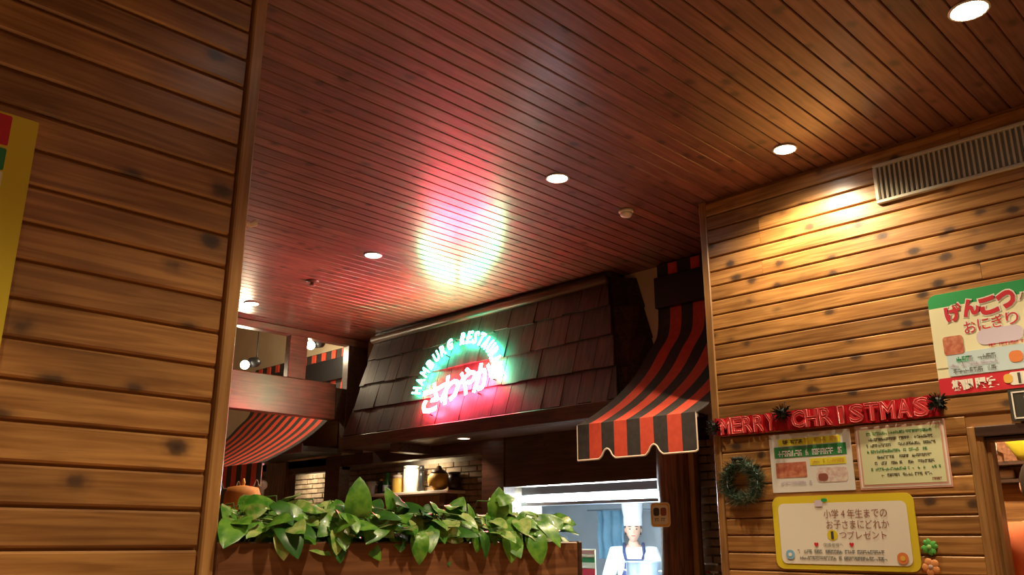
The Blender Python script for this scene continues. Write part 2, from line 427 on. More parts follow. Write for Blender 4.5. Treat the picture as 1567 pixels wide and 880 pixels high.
for x, y, nm in ((-.75, 1.4, 'near_planter'), (-.75, -.4, 'near_wall'), (-.75, -2.2, 'rear_wall'), (1.05, 3.2, 'near_doorway'), (1.05, 1.4, 'over_table'), (1.05, -.4, 'over_rear_table'), (2.85, 1.4, 'over_side_table')):
    e_ = downlight(x, y, ZC, .055, 'round downlight over the dining tables behind the viewer', DOWN_W, 'downlights over the dining tables')
    e_.name = 'downlight_%s_offscreen' % nm
    for c_ in e_.children:
        if c_.type == 'LIGHT': c_.name = c_.data.name = 'lamp_%s_offscreen' % nm
downlight(-5.307, 4.743, 2.199, .05, 'small dim downlight under the shingled hood soffit', 6, lens='lens_dim', col=(1, .7, .5))
for x, lab in ((-6.5, 'bright spotlight over the shelf in the brick alcove'), (-8.6, 'bright spotlight in the brick alcove below the metal canopy')):
    a_ = downlight(x, 5.12, 2.199, .04, lab, 10, cone=140, blend=.8, col=(1, .86, .62))
    [c_ for c_ in a_.children if c_.type == 'LIGHT'][0].rotation_euler = (R(38), 0, 0)
sd = empty('smoke_detector', (-2.934, 3.898, ZC)); tag(sd, 'small white dome smoke detector on the board ceiling', 'smoke detector')
obj('base', lathe('base', [(.044, 0), (.046, -.012), (.04, -.018)]), 'white', sd)
obj('dome', lathe('dome', [(.036, -.017), (.036, -.03), (.028, -.040), (.012, -.045), (.001, -.046)]), 'white', sd)
sp = empty('sprinkler', (-5.559, 3.377, ZC)); tag(sp, 'small ceiling sprinkler head in the red-lit boards', 'sprinkler')
obj('rosette', lathe('rosette', [(.05, 0), (.05, -.006), (.02, -.012)]), 'mould', sp)
obj('nozzle', lathe('nozzle', [(.014, -.01), (.012, -.03), (.026, -.034), (.026, -.038), (.004, -.04)]), 'mould', sp)
hk = empty('wall_hook', (XL-.03, .99, 2.2)); tag(hk, 'small beige hook sticking out of the corner post', 'hook')
obj('plate', bmm('plate', lambda bm: addbox(bm, -.012, .012, -.002, .006, -.02, .02, .002)), 'piping', hk)
obj('peg', bmm('peg', lambda bm: addtube(bm, [(0, .004, 0), (0, .03, 0), (0, .045, .01)], [.007, .007, .009], 8)), 'piping', hk)

# ------------------------------------------------------------------ air vent on the right wall
VX0, VX1, VZ0, VZ1 = -1.535, -.45, 3.005, 3.215
av = empty('air_vent', (VX0, YW, VZ0)); tag(av, 'long white air conditioning grille with vertical blades on plank wall', 'air vent')
box('duct', 'dark', VX0+.01, VX1-.01, YW-.004, YW+.002, VZ0+.01, VZ1-.01, av, bev=0)
for nm, a in (('frame_bar', (VX0, VX1, VZ0, VZ0+.018)), ('frame_bar', (VX0, VX1, VZ1-.018, VZ1)), ('frame_bar', (VX0, VX0+.02, VZ0+.018, VZ1-.018)), ('frame_bar', (VX1-.02, VX1, VZ0+.018, VZ1-.018))):
    box(nm, 'ventwhite', a[0], a[1], YW-.022, YW, a[2], a[3], av)
bl = bmm('blade', lambda bm: addbox(bm, -.0045, .0045, -.008, .008, -(VZ1-VZ0)/2+.018, (VZ1-VZ0)/2-.018)); bl.materials.append(MT['ventwhite'])
nb = 44
for i in range(nb):
    o = obj('blade', bl, None, av, loc=(.02+(VX1-VX0-.04)*(i+.5)/nb, -.012, (VZ1-VZ0)/2)); o.rotation_euler.z = R(25)

# ------------------------------------------------------------------ shingled hood
HA, HB = Vector((0, 4.55, 2.30)), Vector((0, 4.79, 3.26))
HU = (HB-HA).normalized(); HN = Vector((1, 0, 0)).cross(HU); HL = (HB-HA).length
hd = empty('shingled_hood', (-5.2, 4.55, 2.2)); tag(hd, 'dark brown shingled mansard hood above the kitchen opening', 'hood')
hinv = PM[hd.name].inverted()
def hx(v, s):    # left/right limits of the sloping front
    u = v/HL
    return (-6.74+.10*u) if s < 0 else (-3.545-.245*u)
vv = [Vector(p) for p in ((-6.74, 4.57, 2.2), (-3.53, 4.57, 2.2), (-3.40, YF, 2.2), (-6.80, YF, 2.2), (-6.64, 4.80, 3.26), (-3.785, 4.80, 3.26), (-3.655, YF, 3.26), (-6.66, YF, 3.26))]
me = pyd('hood_body', [hinv @ p for p in vv], [(3, 2, 1, 0), (4, 5, 6, 7), (0, 1, 5, 4), (1, 2, 6, 5), (2, 3, 7, 6), (3, 0, 4, 7)])
obj('hood_body', me, 'beam', hd)
NC = 4; ch = HL/NC
HM = axes((1, 0, 0), HU, HN, HA)
for c in range(NC):
    v0 = c*ch; x = hx(0, -1)-(.09 if c % 2 else 0)
    while x < -3.5:
        wd = random.uniform(.13, .205)
        a0, a1 = max(x, hx(v0, -1)), min(x+wd-.005, hx(v0, 1)); b0, b1 = max(x, hx(v0+ch, -1)), min(x+wd-.005, hx(v0+ch, 1))
        if a1-a0 > .03:
            if b1-b0 < .02: b1 = b0+.02
            lo = v0+random.uniform(-.008, .008); hi = min(v0+ch+.03, HL); t0 = random.uniform(.018, .027); t1 = .006
            cx, cv = (a0+a1)/2, (lo+hi)/2
            v = [(a0-cx, lo-cv, 0), (a1-cx, lo-cv, 0), (b1-cx, hi-cv, 0), (b0-cx, hi-cv, 0), (a0-cx, lo-cv, t0), (a1-cx, lo-cv, t0), (b1-cx, hi-cv, t1), (b0-cx, hi-cv, t1)]
            ms = pyd('shingle', v, [(3, 2, 1, 0), (4, 5, 6, 7), (0, 1, 5, 4), (1, 2, 6, 5), (2, 3, 7, 6), (3, 0, 4, 7)])
            obj('shingle', ms, 'shingle', hd, M=hinv @ HM @ Matrix.Translation((cx, cv, .002)))
        x += wd
# shingles on the two hip ends
for s, P in ((1, (vv[1], vv[2], vv[6], vv[5])), (-1, (vv[0], vv[3], vv[7], vv[4]))):
    nrm = (P[1]-P[0]).cross(P[3]-P[0]).normalized()
    if nrm.x*s < 0: nrm = -nrm
    for c in range(NC):
        for i in range(2):
            def pt(u, v): return (P[0].lerp(P[1], u)).lerp(P[3].lerp(P[2], u), v)
            q = [pt(i/2+.01, .1+.9*c/NC), pt((i+1)/2-.01, .1+.9*c/NC), pt((i+1)/2-.01, min(1, .1+.9*(c+1.1)/NC)), pt(i/2+.01, min(1, .1+.9*(c+1.1)/NC))]
            cen = sum(q, Vector())/4
            v = [p-cen for p in q]+[q[0]-cen+nrm*.02, q[1]-cen+nrm*.02, q[2]-cen+nrm*.004, q[3]-cen+nrm*.004]
            f = [(3, 2, 1, 0), (4, 5, 6, 7), (0, 1, 5, 4), (1, 2, 6, 5), (2, 3, 7, 6), (3, 0, 4, 7)]
            obj('shingle', bmm('shingle', lambda bm: [bm.faces.new([bvs[i_] for i_ in ff]) for bvs in [[bm.verts.new(p) for p in v]] for ff in f]), 'shingle', hd, loc=hinv @ cen)
obj('top_moulding', bmm('top_moulding', lambda bm: addlathe(bm, [(.034, -1.44), (.034, 1.44)], 14, Matrix.Rotation(R(90), 4, 'Y')), True), 'mould', hd, loc=hinv @ Vector((-5.215, 4.755, 3.235)))
box('top_board', 'beam', -6.66, -3.76, 4.78, YF, 3.26, ZC, hd)
box('bottom_trim', 'beam', -6.76, -3.515, 4.515, 4.575, 2.195, 2.30, hd)
box('soffit', 'mould', -5.95, -3.5, 4.575, YF, 2.194, 2.2, hd, bev=0)
box('soffit_beam', 'beam', -6.08, -5.95, 4.575, YF, 2.12, 2.2, hd)

# ------------------------------------------------------------------ neon sign on the shingles
ns = empty('neon_sign', M=axes((1, 0, 0), HU, HN, HA+Vector((-5.24, 0, 0))+HN*.055)); tag(ns, 'glowing neon sign, green arched words over red script characters', 'neon sign')
def arc_text(s, a0, a1, rad, h, wd):
    n = len(s)
    for i, chx in enumerate(s):
        a = R(a0+(a1-a0)*(i+.5)/n)
        me = fit(text_mesh(chx, .2, outline=.0068), wd, h)
        o = obj('letter', me, 'green_neon', ns, M=Matrix.Translation((rad*math.cos(a)*1.03, .24+rad*math.sin(a), 0)) @ Matrix.Rotation(a-R(90), 4, 'Z'))
arc_text('HAMBURG', 176, 106, .485, .115, .062)
arc_text('RESTAURANT', 97, 4, .485, .115, .058)
for i, (chx, px, pv, sz, rot) in enumerate((('さ', -.245, .215, .27, 6), ('わ', -.03, .27, .26, 10), ('や', .16, .31, .25, 10), ('か', .345, .33, .25, 10))):
    me = fit(text_mesh(chx, .3, outline=.0082), sz*.86, sz)
    obj('character', me, 'red_neon', ns, M=Matrix.Translation((px, pv, .015)) @ Matrix.Rotation(R(rot), 4, 'Z'))
for x, v in ((-.42, .3), (-.2, .6), (.2, .62), (.45, .3), (-.25, .08), (.3, .2)):
    obj('standoff', bmm('standoff', lambda bm: addtube(bm, [(0, 0, -.06), (0, 0, 0)], .006, 6)), 'black', ns, loc=(x, v, 0))

# ------------------------------------------------------------------ striped awnings
PROF = [(4.895, 2.97), (4.885, 2.85), (4.85, 2.745), (4.735, 2.621), (4.616, 2.482), (4.471, 2.355), (4.281, 2.223), (4.085, 2.115), (3.982, 2.066)]
def smoothprof(P, n=3):
    out = []
    for i in range(len(P)-1):
        p0, p1, p2, p3 = P[max(i-1, 0)], P[i], P[i+1], P[min(i+2, len(P)-1)]
        for k in range(n):
            t = k/n
            out.append(tuple(.5*((2*p1[j])+(-p0[j]+p2[j])*t+(2*p0[j]-5*p1[j]+4*p2[j]-p3[j])*t*t+(-p0[j]+3*p1[j]-3*p2[j]+p3[j])*t**3) for j in (0, 1)))
    return out+[P[-1]]
SP = smoothprof(PROF)
SW = .0939
def awning(xr, nst, label, notch, per):
    x0 = xr-nst*SW; e = empty('striped_awning', (x0, YF, 1.85)); tag(e, label, 'awning')
    def loc(x, y, z): return (x-x0, y-YF, z-1.85)
    def zb(x):   # scalloped lower hem with small arched cuts
        d = ((x-x0-notch+per/2) % per)-per/2; a = abs(d)
        if a < .03: return 1.912-.022*(a/.03)**2
        if a < .062: return 1.89-.035*((a-.03)/.032)**.6
        return 1.855
    for i in range(nst):
        a, b = x0+i*SW, x0+(i+1)*SW; m = 'red' if i % 2 else 'dk'
        v = []; f = []
        for (y, z) in SP: v += [loc(a, y, z), loc(b, y, z)]
        n = len(SP)
        for k in range(n-1): f.append((2*k, 2*k+1, 2*k+3, 2*k+2))
        for (y, z) in SP: v += [loc(a, y+.003, z-.004), loc(b, y+.003, z-.004)]
        for k in range(n-1): f.append((2*n+2*k, 2*n+2*k+2, 2*n+2*k+3, 2*n+2*k+1))
        me = bmm('canopy_stripe', lambda bm: [bm.faces.new([bv[q] for q in ff]) for bv in [[bm.verts.new(p) for p in v]] for ff in f], True)
        obj('canopy_stripe', me, m, e)
        v = []; f = []; K = 14
        for k in range(K+1):
            xx = a+(b-a)*k/K
            for yy in (3.982, 3.987): v += [loc(xx, yy, 2.066), loc(xx, yy, zb(xx))]
        for k in range(K):
            q = 4*k; f += [(q, q+1, q+5, q+4), (q+2, q+6, q+7, q+3), (q+1, q+3, q+7, q+5), (q, q+4, q+6, q+2)]
        obj('valance_stripe', bmm('valance_stripe', lambda bm: [bm.faces.new([bv[q] for q in ff]) for bv in [[bm.verts.new(p) for p in v]] for ff in f]), m, e)
        if i % 2: obj('top_square', bmm('top_square', lambda bm: addbox(bm, a-x0+.01, b-x0-.01, 4.875-YF, 4.89-YF, 3.20-1.85, 3.285-1.85, .003)), 'red', e)
    hem = [loc(x0+(nst*SW)*k/(nst*14), 3.984, zb(x0+(nst*SW)*k/(nst*14))) for k in range(nst*14+1)]
    obj('hem_piping', bmm('hem_piping', lambda bm: addtube(bm, hem, .0055, 6), True), 'piping', e)
    for xx in (x0, xr):
        obj('side_piping', bmm('side_piping', lambda bm: addtube(bm, [loc(xx, 3.984, 2.066), loc(xx, 3.984, zb(xx))], .004, 6)), 'piping', e)
        obj('edge_tube', bmm('edge_tube', lambda bm: addtube(bm, [loc(xx, y, z-.006) for y, z in SP], .006, 6), True), 'dk', e)
    obj('front_rail', bmm('front_rail', lambda bm: addtube(bm, [loc(x0, 3.995, 2.05), loc(xr, 3.995, 2.05)], .012, 8)), 'steel', e)
    obj('fixing_beam', bmm('fixing_beam', lambda bm: addbox(bm, -.005, nst*SW+.005, 4.85-YF, 0, 2.965-1.85, 3.19-1.85, .004)), 'black', e)
    obj('back_panel', bmm('back_panel', lambda bm: addbox(bm, 0, nst*SW, 4.89-YF, 0, 3.19-1.85, 3.295-1.85, .002)), 'dk', e)
    return e
awning(-2.582, 9, 'red and black striped awning with scalloped hem beside the plank wall', .225, .335)
awning(-7.184, 21, 'red and black striped awning behind the wide cross beam, partly hidden by plants', .225, .335)

# ------------------------------------------------------------------ log post, plaque, small paper
lp = empty('log_post', (-3.25, 4.77, 0)); tag(lp, 'round brown log post at the corner of the kitchen opening', 'post')
def logf(bm):
    addlathe(bm, [(.135+.006*math.sin(k*1.7), k*.22) for k in range(11)], 18)
obj('trunk', bmm('trunk', logf, True), 'log', lp)
obj('cap', bmm('cap', lambda bm: addbox(bm, -.142, .142, -.142, .142, 2.18, 2.2, .006)), 'beam', lp)
box('side_batten', 'trim', -3.125, -3.085, 4.70, 4.74, 0, 2.1, lp)

def rrect(wd, ht, r, t, n=6):
    pts = []
    for cx, cy, a0 in ((wd/2-r, ht/2-r, 0), (-wd/2+r, ht/2-r, 90), (-wd/2+r, -ht/2+r, 180), (wd/2-r, -ht/2+r, 270)):
        for k in range(n+1):
            a = R(a0+90*k/n); pts.append((cx+r*math.cos(a), cy+r*math.sin(a)))
    k = len(pts); v = [(a, b, 0) for a, b in pts]+[(a, b, t) for a, b in pts]
    f = [tuple(range(k))[::-1], tuple(range(k, 2*k))]+[(i, (i+1) % k, k+(i+1) % k, k+i) for i in range(k)]
    return pyd('panel', v, f)

def patch(parent, name, m, x, y, wd, ht, lay=1, r=0, rot=0):
    me = rrect(wd, ht, r if r else min(wd, ht)*.04, .0008, 4)
    return obj(name, me, m, parent, M=Matrix.Translation((x, y, .0025+lay*.0011)) @ Matrix.Rotation(R(rot), 4, 'Z'))

def print_text(parent, s, m, x, y, wd, ht, lay=2, rot=0, bold=0):
    M0 = Matrix.Translation((x, y, .0036+lay*.0011)) @ Matrix.Rotation(R(rot), 4, 'Z')
    if len(s) == 1: return obj('letter', fit(text_mesh(s, .1, bold=bold), wd, ht), m, parent, M=M0)
    cell = wd/len(s); nar = .62 if s[0] in '01' else 1.0
    for i, chx in enumerate(s):
        me = text_mesh(chx, .1, bold=bold); k = ht/(.1*(.98 if nar == 1 else .73))
        for v in me.vertices: v.co.x *= k*min(1.15, cell/(ht*nar)); v.co.y *= k
        obj('letter', me, m, parent, M=M0 @ Matrix.Translation((-wd/2+cell*(i+.5), 0, 0)))

def print_marks(parent, m, x, y, wd, ht, lay=2, seed=0):
    """a row of tiny unreadable print marks"""
    rr = random.Random(seed); v = []; f = []; p = -wd/2
    while p < wd/2-.004:
        cw = rr.uniform(.5, 1.0)*ht
        if rr.random() > .16:
            for (a, b, c, d) in ((0, 1, .78, 1), (0, 1, .38, .55), (.35, .55, 0, 1), (.0, .18, .0, .8), (.8, 1, 0, .5)):
                if rr.random() < .72:
                    k = len(v); v += [(p+cw*.9*a, ht*(c-.5), 0), (p+cw*.9*b, ht*(c-.5), 0), (p+cw*.9*b, ht*(d-.5), 0), (p+cw*.9*a, ht*(d-.5), 0)]; f.append((k, k+1, k+2, k+3))
        p += cw
    o = obj('small_print', pyd('small_print', v, f), m, parent, loc=(x, y, .0036+lay*.0011)); o['kind'] = 'stuff'; return o

def sheet(name, x, z, wd, ht, m, label, cat='poster', r=.004, tilt=0, y=YW, t=.0025, ax=AX_R):
    e = empty(name, M=axes(*ax, (x, y, z)) @ Matrix.Rotation(R(tilt), 4, 'Z')); tag(e, label, cat)
    obj('sheet', rrect(wd, ht, r, t+.0008), m, e)
    return e

# plaque on the log post
pq = sheet('plaque', -3.305, 1.552, .15, .15, 'cpaper', 'small rounded cream plaque fixed to the log post', 'sign', r=.025, y=4.632)
patch(pq, 'border_panel', 'gold', 0, 0, .138, .138, 1, .02); patch(pq, 'face_panel', 'cpaper', 0, 0, .118, .118, 2, .016)
for s, m, x, y, wd, ht in (('黒', 'ink', -.028, .018, .045, .05), ('板', 'brprint', .026, .018, .045, .05)): patch(pq, 'emblem', m, x, y, wd, ht, 3, .014)
print_marks(pq, 'greyink', 0, -.03, .08, .02, 3, 3)
sp2 = sheet('notice', -3.15, 1.2, .13, .12, 'paper', 'small red and white notice on the brick pillar', 'notice', y=4.912)
patch(sp2, 'print_block', 'rprint', -.022, -.012, .07, .05, 1, .02); patch(sp2, 'print_block', 'pink', -.02, -.045, .05, .02, 1, .008)
print_marks(sp2, 'greyink', .015, .038, .08, .016, 2, 4)

# ------------------------------------------------------------------ posters on the plank wall
# rice-ball poster
p1 = sheet('menu_poster', -.965, 2.262, .80, .47, 'cpaper', 'large rice ball menu poster with green top and red bottom band', r=.035)
patch(p1, 'top_band', 'g2print', 0, .187, .80, .095, 1, .034)
patch(p1, 'cream_field', 'cpaper', 0, .03, .80, .28, 2, .004)
patch(p1, 'bottom_band', 'rprint', 0, -.195, .80, .078, 1, .01)
patch(p1, 'blue_field', 'blueprint', .02, -.10, .74, .105, 3, .01)
for i, chx in enumerate('げんこつ'):
    xx = -.295+i*.074; yy = .135+(.010 if i in (1, 3) else 0)+i*.004
    print_text(p1, chx, 'paper', xx, yy, .088, .092, 3, 8, bold=.012); print_text(p1, chx, 'rprint', xx, yy, .076, .080, 4, 8, bold=.006)
print_text(p1, 'ハンバーグ', 'paper', .10, .16, .26, .05, 3, 0, .006); print_text(p1, 'ハンバーグ', 'brprint', .10, .16, .25, .042, 4)
for i, chx in enumerate('おにぎり'):
    print_text(p1, chx, 'paper', -.235+i*.058, .06+i*.004, .058, .062, 3, 4, bold=.008); print_text(p1, chx, 'rprint', -.235+i*.058, .06+i*.004, .05, .054, 4, 4)
patch(p1, 'photo', 'meat', -.315, -.012, .085, .085, 4, .012); patch(p1, 'plate_print', 'lilac', -.12, .005, .19, .07, 4, .033)
patch(p1, 'plate_print', 'dish', .13, .01, .2, .085, 4, .04)
print_marks(p1, 'rprint', -.10, -.036, .14, .014, 5, 21); print_marks(p1, 'rprint', .13, -.04, .16, .016, 5, 22)
print_marks(p1, 'g2print', -.285, -.08, .05, .024, 5, 23); print_marks(p1, 'greyink', -.205, -.08, .11, .022, 5, 24)
print_marks(p1, 'lilac', -.245, -.107, .2, .016, 5, 25); print_marks(p1, 'greyink', -.24, -.133, .18, .022, 5, 26)
for xx, m in ((-.07, 'orange'), (.01, 'gold'), (.11, 'brprint'), (.20, 'gold')): patch(p1, 'photo', m, xx, -.098, .055, .05, 5, .02)
print_text(p1, '期間', 'paper', -.30, -.195, .09, .046, 4, 0, .006); print_text(p1, '限定', 'paper', -.20, -.195, .09, .046, 4, 0, .006)
patch(p1, 'date_field', 'paper', .13, -.192, .48, .056, 3, .012); print_text(p1, '11/1', 'ink', -.03, -.192, .11, .044, 4, 0, .004)
patch(p1, 'star_print', 'gold', -.115, -.19, .035, .04, 4, .015)
# food notice with green band
p2 = sheet('food_notice', -2.018, 1.775, .43, .29, 'wpaper', 'white food notice with green band and meat photograph', 'notice')
patch(p2, 'yellow_band', 'ybright', 0, .102, .33, .034, 1); print_marks(p2, 'ink', -.095, .102, .11, .02, 2, 31); print_marks(p2, 'gold', .06, .104, .17, .022, 2, 32)
patch(p2, 'green_band', 'gprint', 0, .053, .38, .055, 1, .003); print_marks(p2, 'wpaper', 0, .046, .34, .03, 2, 33); print_marks(p2, 'greyink', -.06, .074, .2, .01, 2, 34)
patch(p2, 'photo', 'meat', -.105, -.036, .165, .075, 1, .003); patch(p2, 'yellow_band', 'ybright', .09, -.002, .185, .034, 1); print_marks(p2, 'gold', .09, -.002, .17, .018, 2, 35)
patch(p2, 'photo', 'dish', .105, -.068, .16, .07, 1, .02); patch(p2, 'photo', 'brprint', .06, -.078, .05, .035, 2, .015); print_marks(p2, 'lilac', -.09, -.1, .17, .016, 2, 36)
# framed notice with lines of print
p3 = sheet('text_notice', -1.572, 1.778, .415, .30, 'pink', 'pale green notice in a double pink border, filled with lines of print', 'notice')
patch(p3, 'border_panel', 'paper', 0, 0, .40, .285, 1, .003); patch(p3, 'border_panel', 'pink', 0, 0, .385, .27, 2, .003); patch(p3, 'page', 'npaper', 0, 0, .37, .255, 3, .003)
for i, (xx, wd) in enumerate(((0, .30), (.0, .31), (0, .31), (0, .31), (.01, .24), (.01, .27), (.01, .31), (.01, .24))): print_marks(p3, 'ink' if i % 3 else 'gprint', xx, .105-i*.0275, wd, .0145, 4, 41+i)
print_marks(p3, 'brprint', .145, -.112, .04, .012, 4, 60)
# children present sign
p4 = sheet('gift_sign', -1.893, 1.437, .70, .345, 'yellow', 'yellow-bordered rounded sign offering children a present', 'sign', r=.04, t=.005)
for o_ in ():
    pass
L0 = 5
patch(p4, 'face_panel', 'paper', .0, -.005, .635, .285, L0, .028)
print_text(p4, '小学4年生までの', 'brprint', .075, .085, .31, .044, L0+2); print_text(p4, 'お子さまにどれか', 'brprint', .08, .035, .305, .044, L0+2)
patch(p4, 'number_disc', 'yellow', -.045, -.014, .052, .05, L0+1, .0245); print_text(p4, '1', 'ink', -.045, -.014, .013, .036, L0+2, bold=.004)
print_text(p4, 'つプレゼント', 'brprint', .105, -.014, .235, .04, L0+2)
for xx in (-.13, .045): print_text(p4, '♥', 'rprint', xx, -.058, .022, .02, L0+2)
print_text(p4, '保護者様へ', 'greyink', -.045, -.058, .10, .018, L0+2)
print_marks(p4, 'greyink', -.02, -.09, .42, .018, L0+2, 71); print_marks(p4, 'greyink', .0, -.12, .44, .018, L0+2, 72)
patch(p4, 'flower_print', 'skyblue', -.27, -.105, .045, .045, L0+3, .02); patch(p4, 'flower_print', 'paper', -.27, -.105, .018, .018, L0+4, .008)
patch(p4, 'flower_print', 'orange', .275, -.115, .05, .05, L0+3, .022); patch(p4, 'flower_print', 'gold', .275, -.115, .022, .022, L0+4, .01)
patch(p4, 'ribbon_print', 'lilac', -.10, .135, .04, .03, L0+3, .008); patch(p4, 'ribbon_print', 'g2print', -.07, .15, .03, .016, L0+3, .007)
# wall flowers
def flower(x, z, petals, m, cm, label, notch):
    e = empty('flower_ornament', M=axes(*AX_R, (x, YW, z))); tag(e, label, 'ornament')
    for k in range(petals):
        a = 2*math.pi*k/petals+.4
        me = bmm('petal', lambda bm: addball(bm, (0, .021, .007), .019, .95, 1.0, .4, 12))
        if notch:
            for v in me.vertices:
                if v.co.y > .032: v.co.y -= .008*max(0, 1-abs(v.co.x)/.010)
        obj('petal', me, m, e, M=Matrix.Rotation(a, 4, 'Z'))
    obj('centre', bmm('centre', lambda bm: addball(bm, (0, 0, .012), .011, 1, 1, .6, 10)), cm, e)
MT['clover'] = mat('clover_green', (.10, .42, .07), .5); MT['clover2'] = mat('pale_clover', (.30, .62, .18), .5)
MT['flower'] = mat('flower_orange', (.72, .30, .10), .5); MT['flower2'] = mat('flower_centre', (.50, .36, .30), .5)
flower(-1.498, 1.372, 4, 'clover', 'clover2', 'green four-leaf clover ornament beside the yellow-bordered sign', True)
flower(-1.502, 1.288, 5, 'flower', 'flower2', 'orange flower ornament below the green clover', False)
# chalkboard frame right of the doorway top
p5 = sheet('chalkboard_sign', -.93, 1.955, .32, .135, 'chalk', 'small dark chalkboard sign with white edging below the menu poster', 'sign', t=.008)
for a in ((-.145, 0, .006, .11), (.145, 0, .006, .11), (0, -.055, .296, .006), (0, .055, .296, .006)): patch(p5, 'edging', 'paper', *a, 7)
print_marks(p5, 'paper', .0, .02, .2, .03, 7, 81); print_marks(p5, 'npaper', 0, -.025, .2, .02, 7, 82)
# yellow framed board on the left wall
p6 = sheet('menu_board', .12, 1.91, .71, .75, 'yellow', 'yellow-edged menu board hanging on the left plank wall', 'sign', r=.004, y=0, t=.012, ax=AX_L)
p6.matrix_local = axes(*AX_L, (XL+.002, .12, 1.91))
patch(p6, 'red_panel', 'rprint', 0, .335, .605, .07, 9, .004); patch(p6, 'green_panel', 'gprint', 0, .268, .605, .05, 9, .004); patch(p6, 'page', 'cpaper', 0, -.06, .605, .6, 9, .004)

# MERRY CHRISTMAS banner
bn = empty('christmas_banner', M=axes(*AX_R, (-1.955, YW, 1.985)) @ Matrix.Rotation(R(0.0), 4, 'Z')); tag(bn, 'red tinsel MERRY CHRISTMAS letter banner with dark pompoms', 'banner')
def strip(bm):
    rr = random.Random(5); n = 90
    top = []; bot = []
    for i in range(n+1):
        xx = -.585+1.17*i/n; zz = .010+rr.uniform(0, .010)
        top.append(bm.verts.new((xx, .048+rr.uniform(-.004, .004), zz))); bot.append(bm.verts.new((xx, -.048+rr.uniform(-.004, .004), zz)))
    for i in range(n): bm.faces.new((bot[i], bot[i+1], top[i+1], top[i]))
obj('tinsel_strip', bmm('tinsel_strip', strip), 'tinsel', bn)
xs = []
for wtxt, x0, x1 in (('MERRY', -.545, -.215), ('CHRISTMAS', -.135, .545)):
    n = len(wtxt)
    for i, chx in enumerate(wtxt):
        xx = x0+(x1-x0)*(i+.5)/n; wd = (x1-x0)/n*.84
        if chx == 'I': wd *= .45
        o = obj('letter', fit(text_mesh(chx, .1, extr=.004, bold=.008), wd*1.06, .084), 'tinsel2', bn, loc=(xx, 0, .026))
        obj('letter_outline', fit(text_mesh(chx, .1, outline=.0016), wd*1.06+.004, .088), 'tinselpink', o, loc=(0, 0, .004))
def pom(name, x, y, r, seed):
    rr = random.Random(seed)
    def fn(bm):
        addball(bm, (0, 0, .02), r*.55, 1, 1, .6, 8)
        for _ in range(90):
            d = Vector((rr.gauss(0, 1), rr.gauss(0, 1), abs(rr.gauss(0, .6)))).normalized(); q = d.orthogonal().normalized()*.004
            L = r*rr.uniform(.75, 1.1); o_ = Vector((0, 0, .018))
            a = bm.verts.new(o_+q); b = bm.verts.new(o_-q); c = bm.verts.new(o_+d*L+q*.6); d2 = bm.verts.new(o_+d*L-q*.6)
            bm.faces.new((a, b, d2, c))
    obj(name, bmm(name, fn), 'pom', bn, loc=(x, y, .01))
pom('pompom', -.585, 0, .05, 1); pom('pompom', -.178, .038, .055, 2); pom('pompom', .585, .012, .05, 3)

# wreath
wt = empty('wreath', M=axes(*AX_R, (-2.395, YW, 1.69))); tag(wt, 'small frosted green Christmas wreath hanging on plank wall', 'wreath')
def needles(bm, n, rmin, rmax, seed, wdt):
    rr = random.Random(seed)
    for _ in range(n):
        a = rr.uniform(0, 2*math.pi); b = rr.uniform(0, 2*math.pi); r0 = .092; r1 = .022
        cpt = Vector((math.cos(a)*r0, math.sin(a)*r0, .028)); out = Vector((math.cos(a)*math.cos(b), math.sin(a)*math.cos(b), math.sin(b)))
        tdir = Vector((-math.sin(a), math.cos(a), 0)); d = (out+tdir*rr.uniform(-.9, .9)).normalized()
        p = cpt+out*r1*.5; e_ = p+d*rr.uniform(rmin, rmax); q = d.orthogonal().normalized()*wdt
        vs_ = [bm.verts.new(v) for v in (p-q, p+q, e_)]; bm.faces.new(vs_)
obj('ring', bmm('ring', lambda bm: addtube(bm, [(.092*math.cos(2*math.pi*k/24), .092*math.sin(2*math.pi*k/24), .028) for k in range(25)], .02, 8), True), 'needle', wt)
tag(obj('needles', bmm('needles', lambda bm: needles(bm, 1500, .03, .062, 11, .0032)), 'needle', wt), 'green artificial needles', kind='stuff')
tag(obj('frosted_needles', bmm('frosted_needles', lambda bm: needles(bm, 420, .04, .066, 12, .0024)), 'frost', wt), 'white frosted needle tips', kind='stuff')
obj('bow', bmm('bow', lambda bm: (addball(bm, (-.018, .118, .055), .02, 1, .6, .5, 8), addball(bm, (.018, .118, .055), .02, 1, .6, .5, 8), addball(bm, (0, .118, .06), .009, 1, 1, 1, 8))), 'pom', wt)

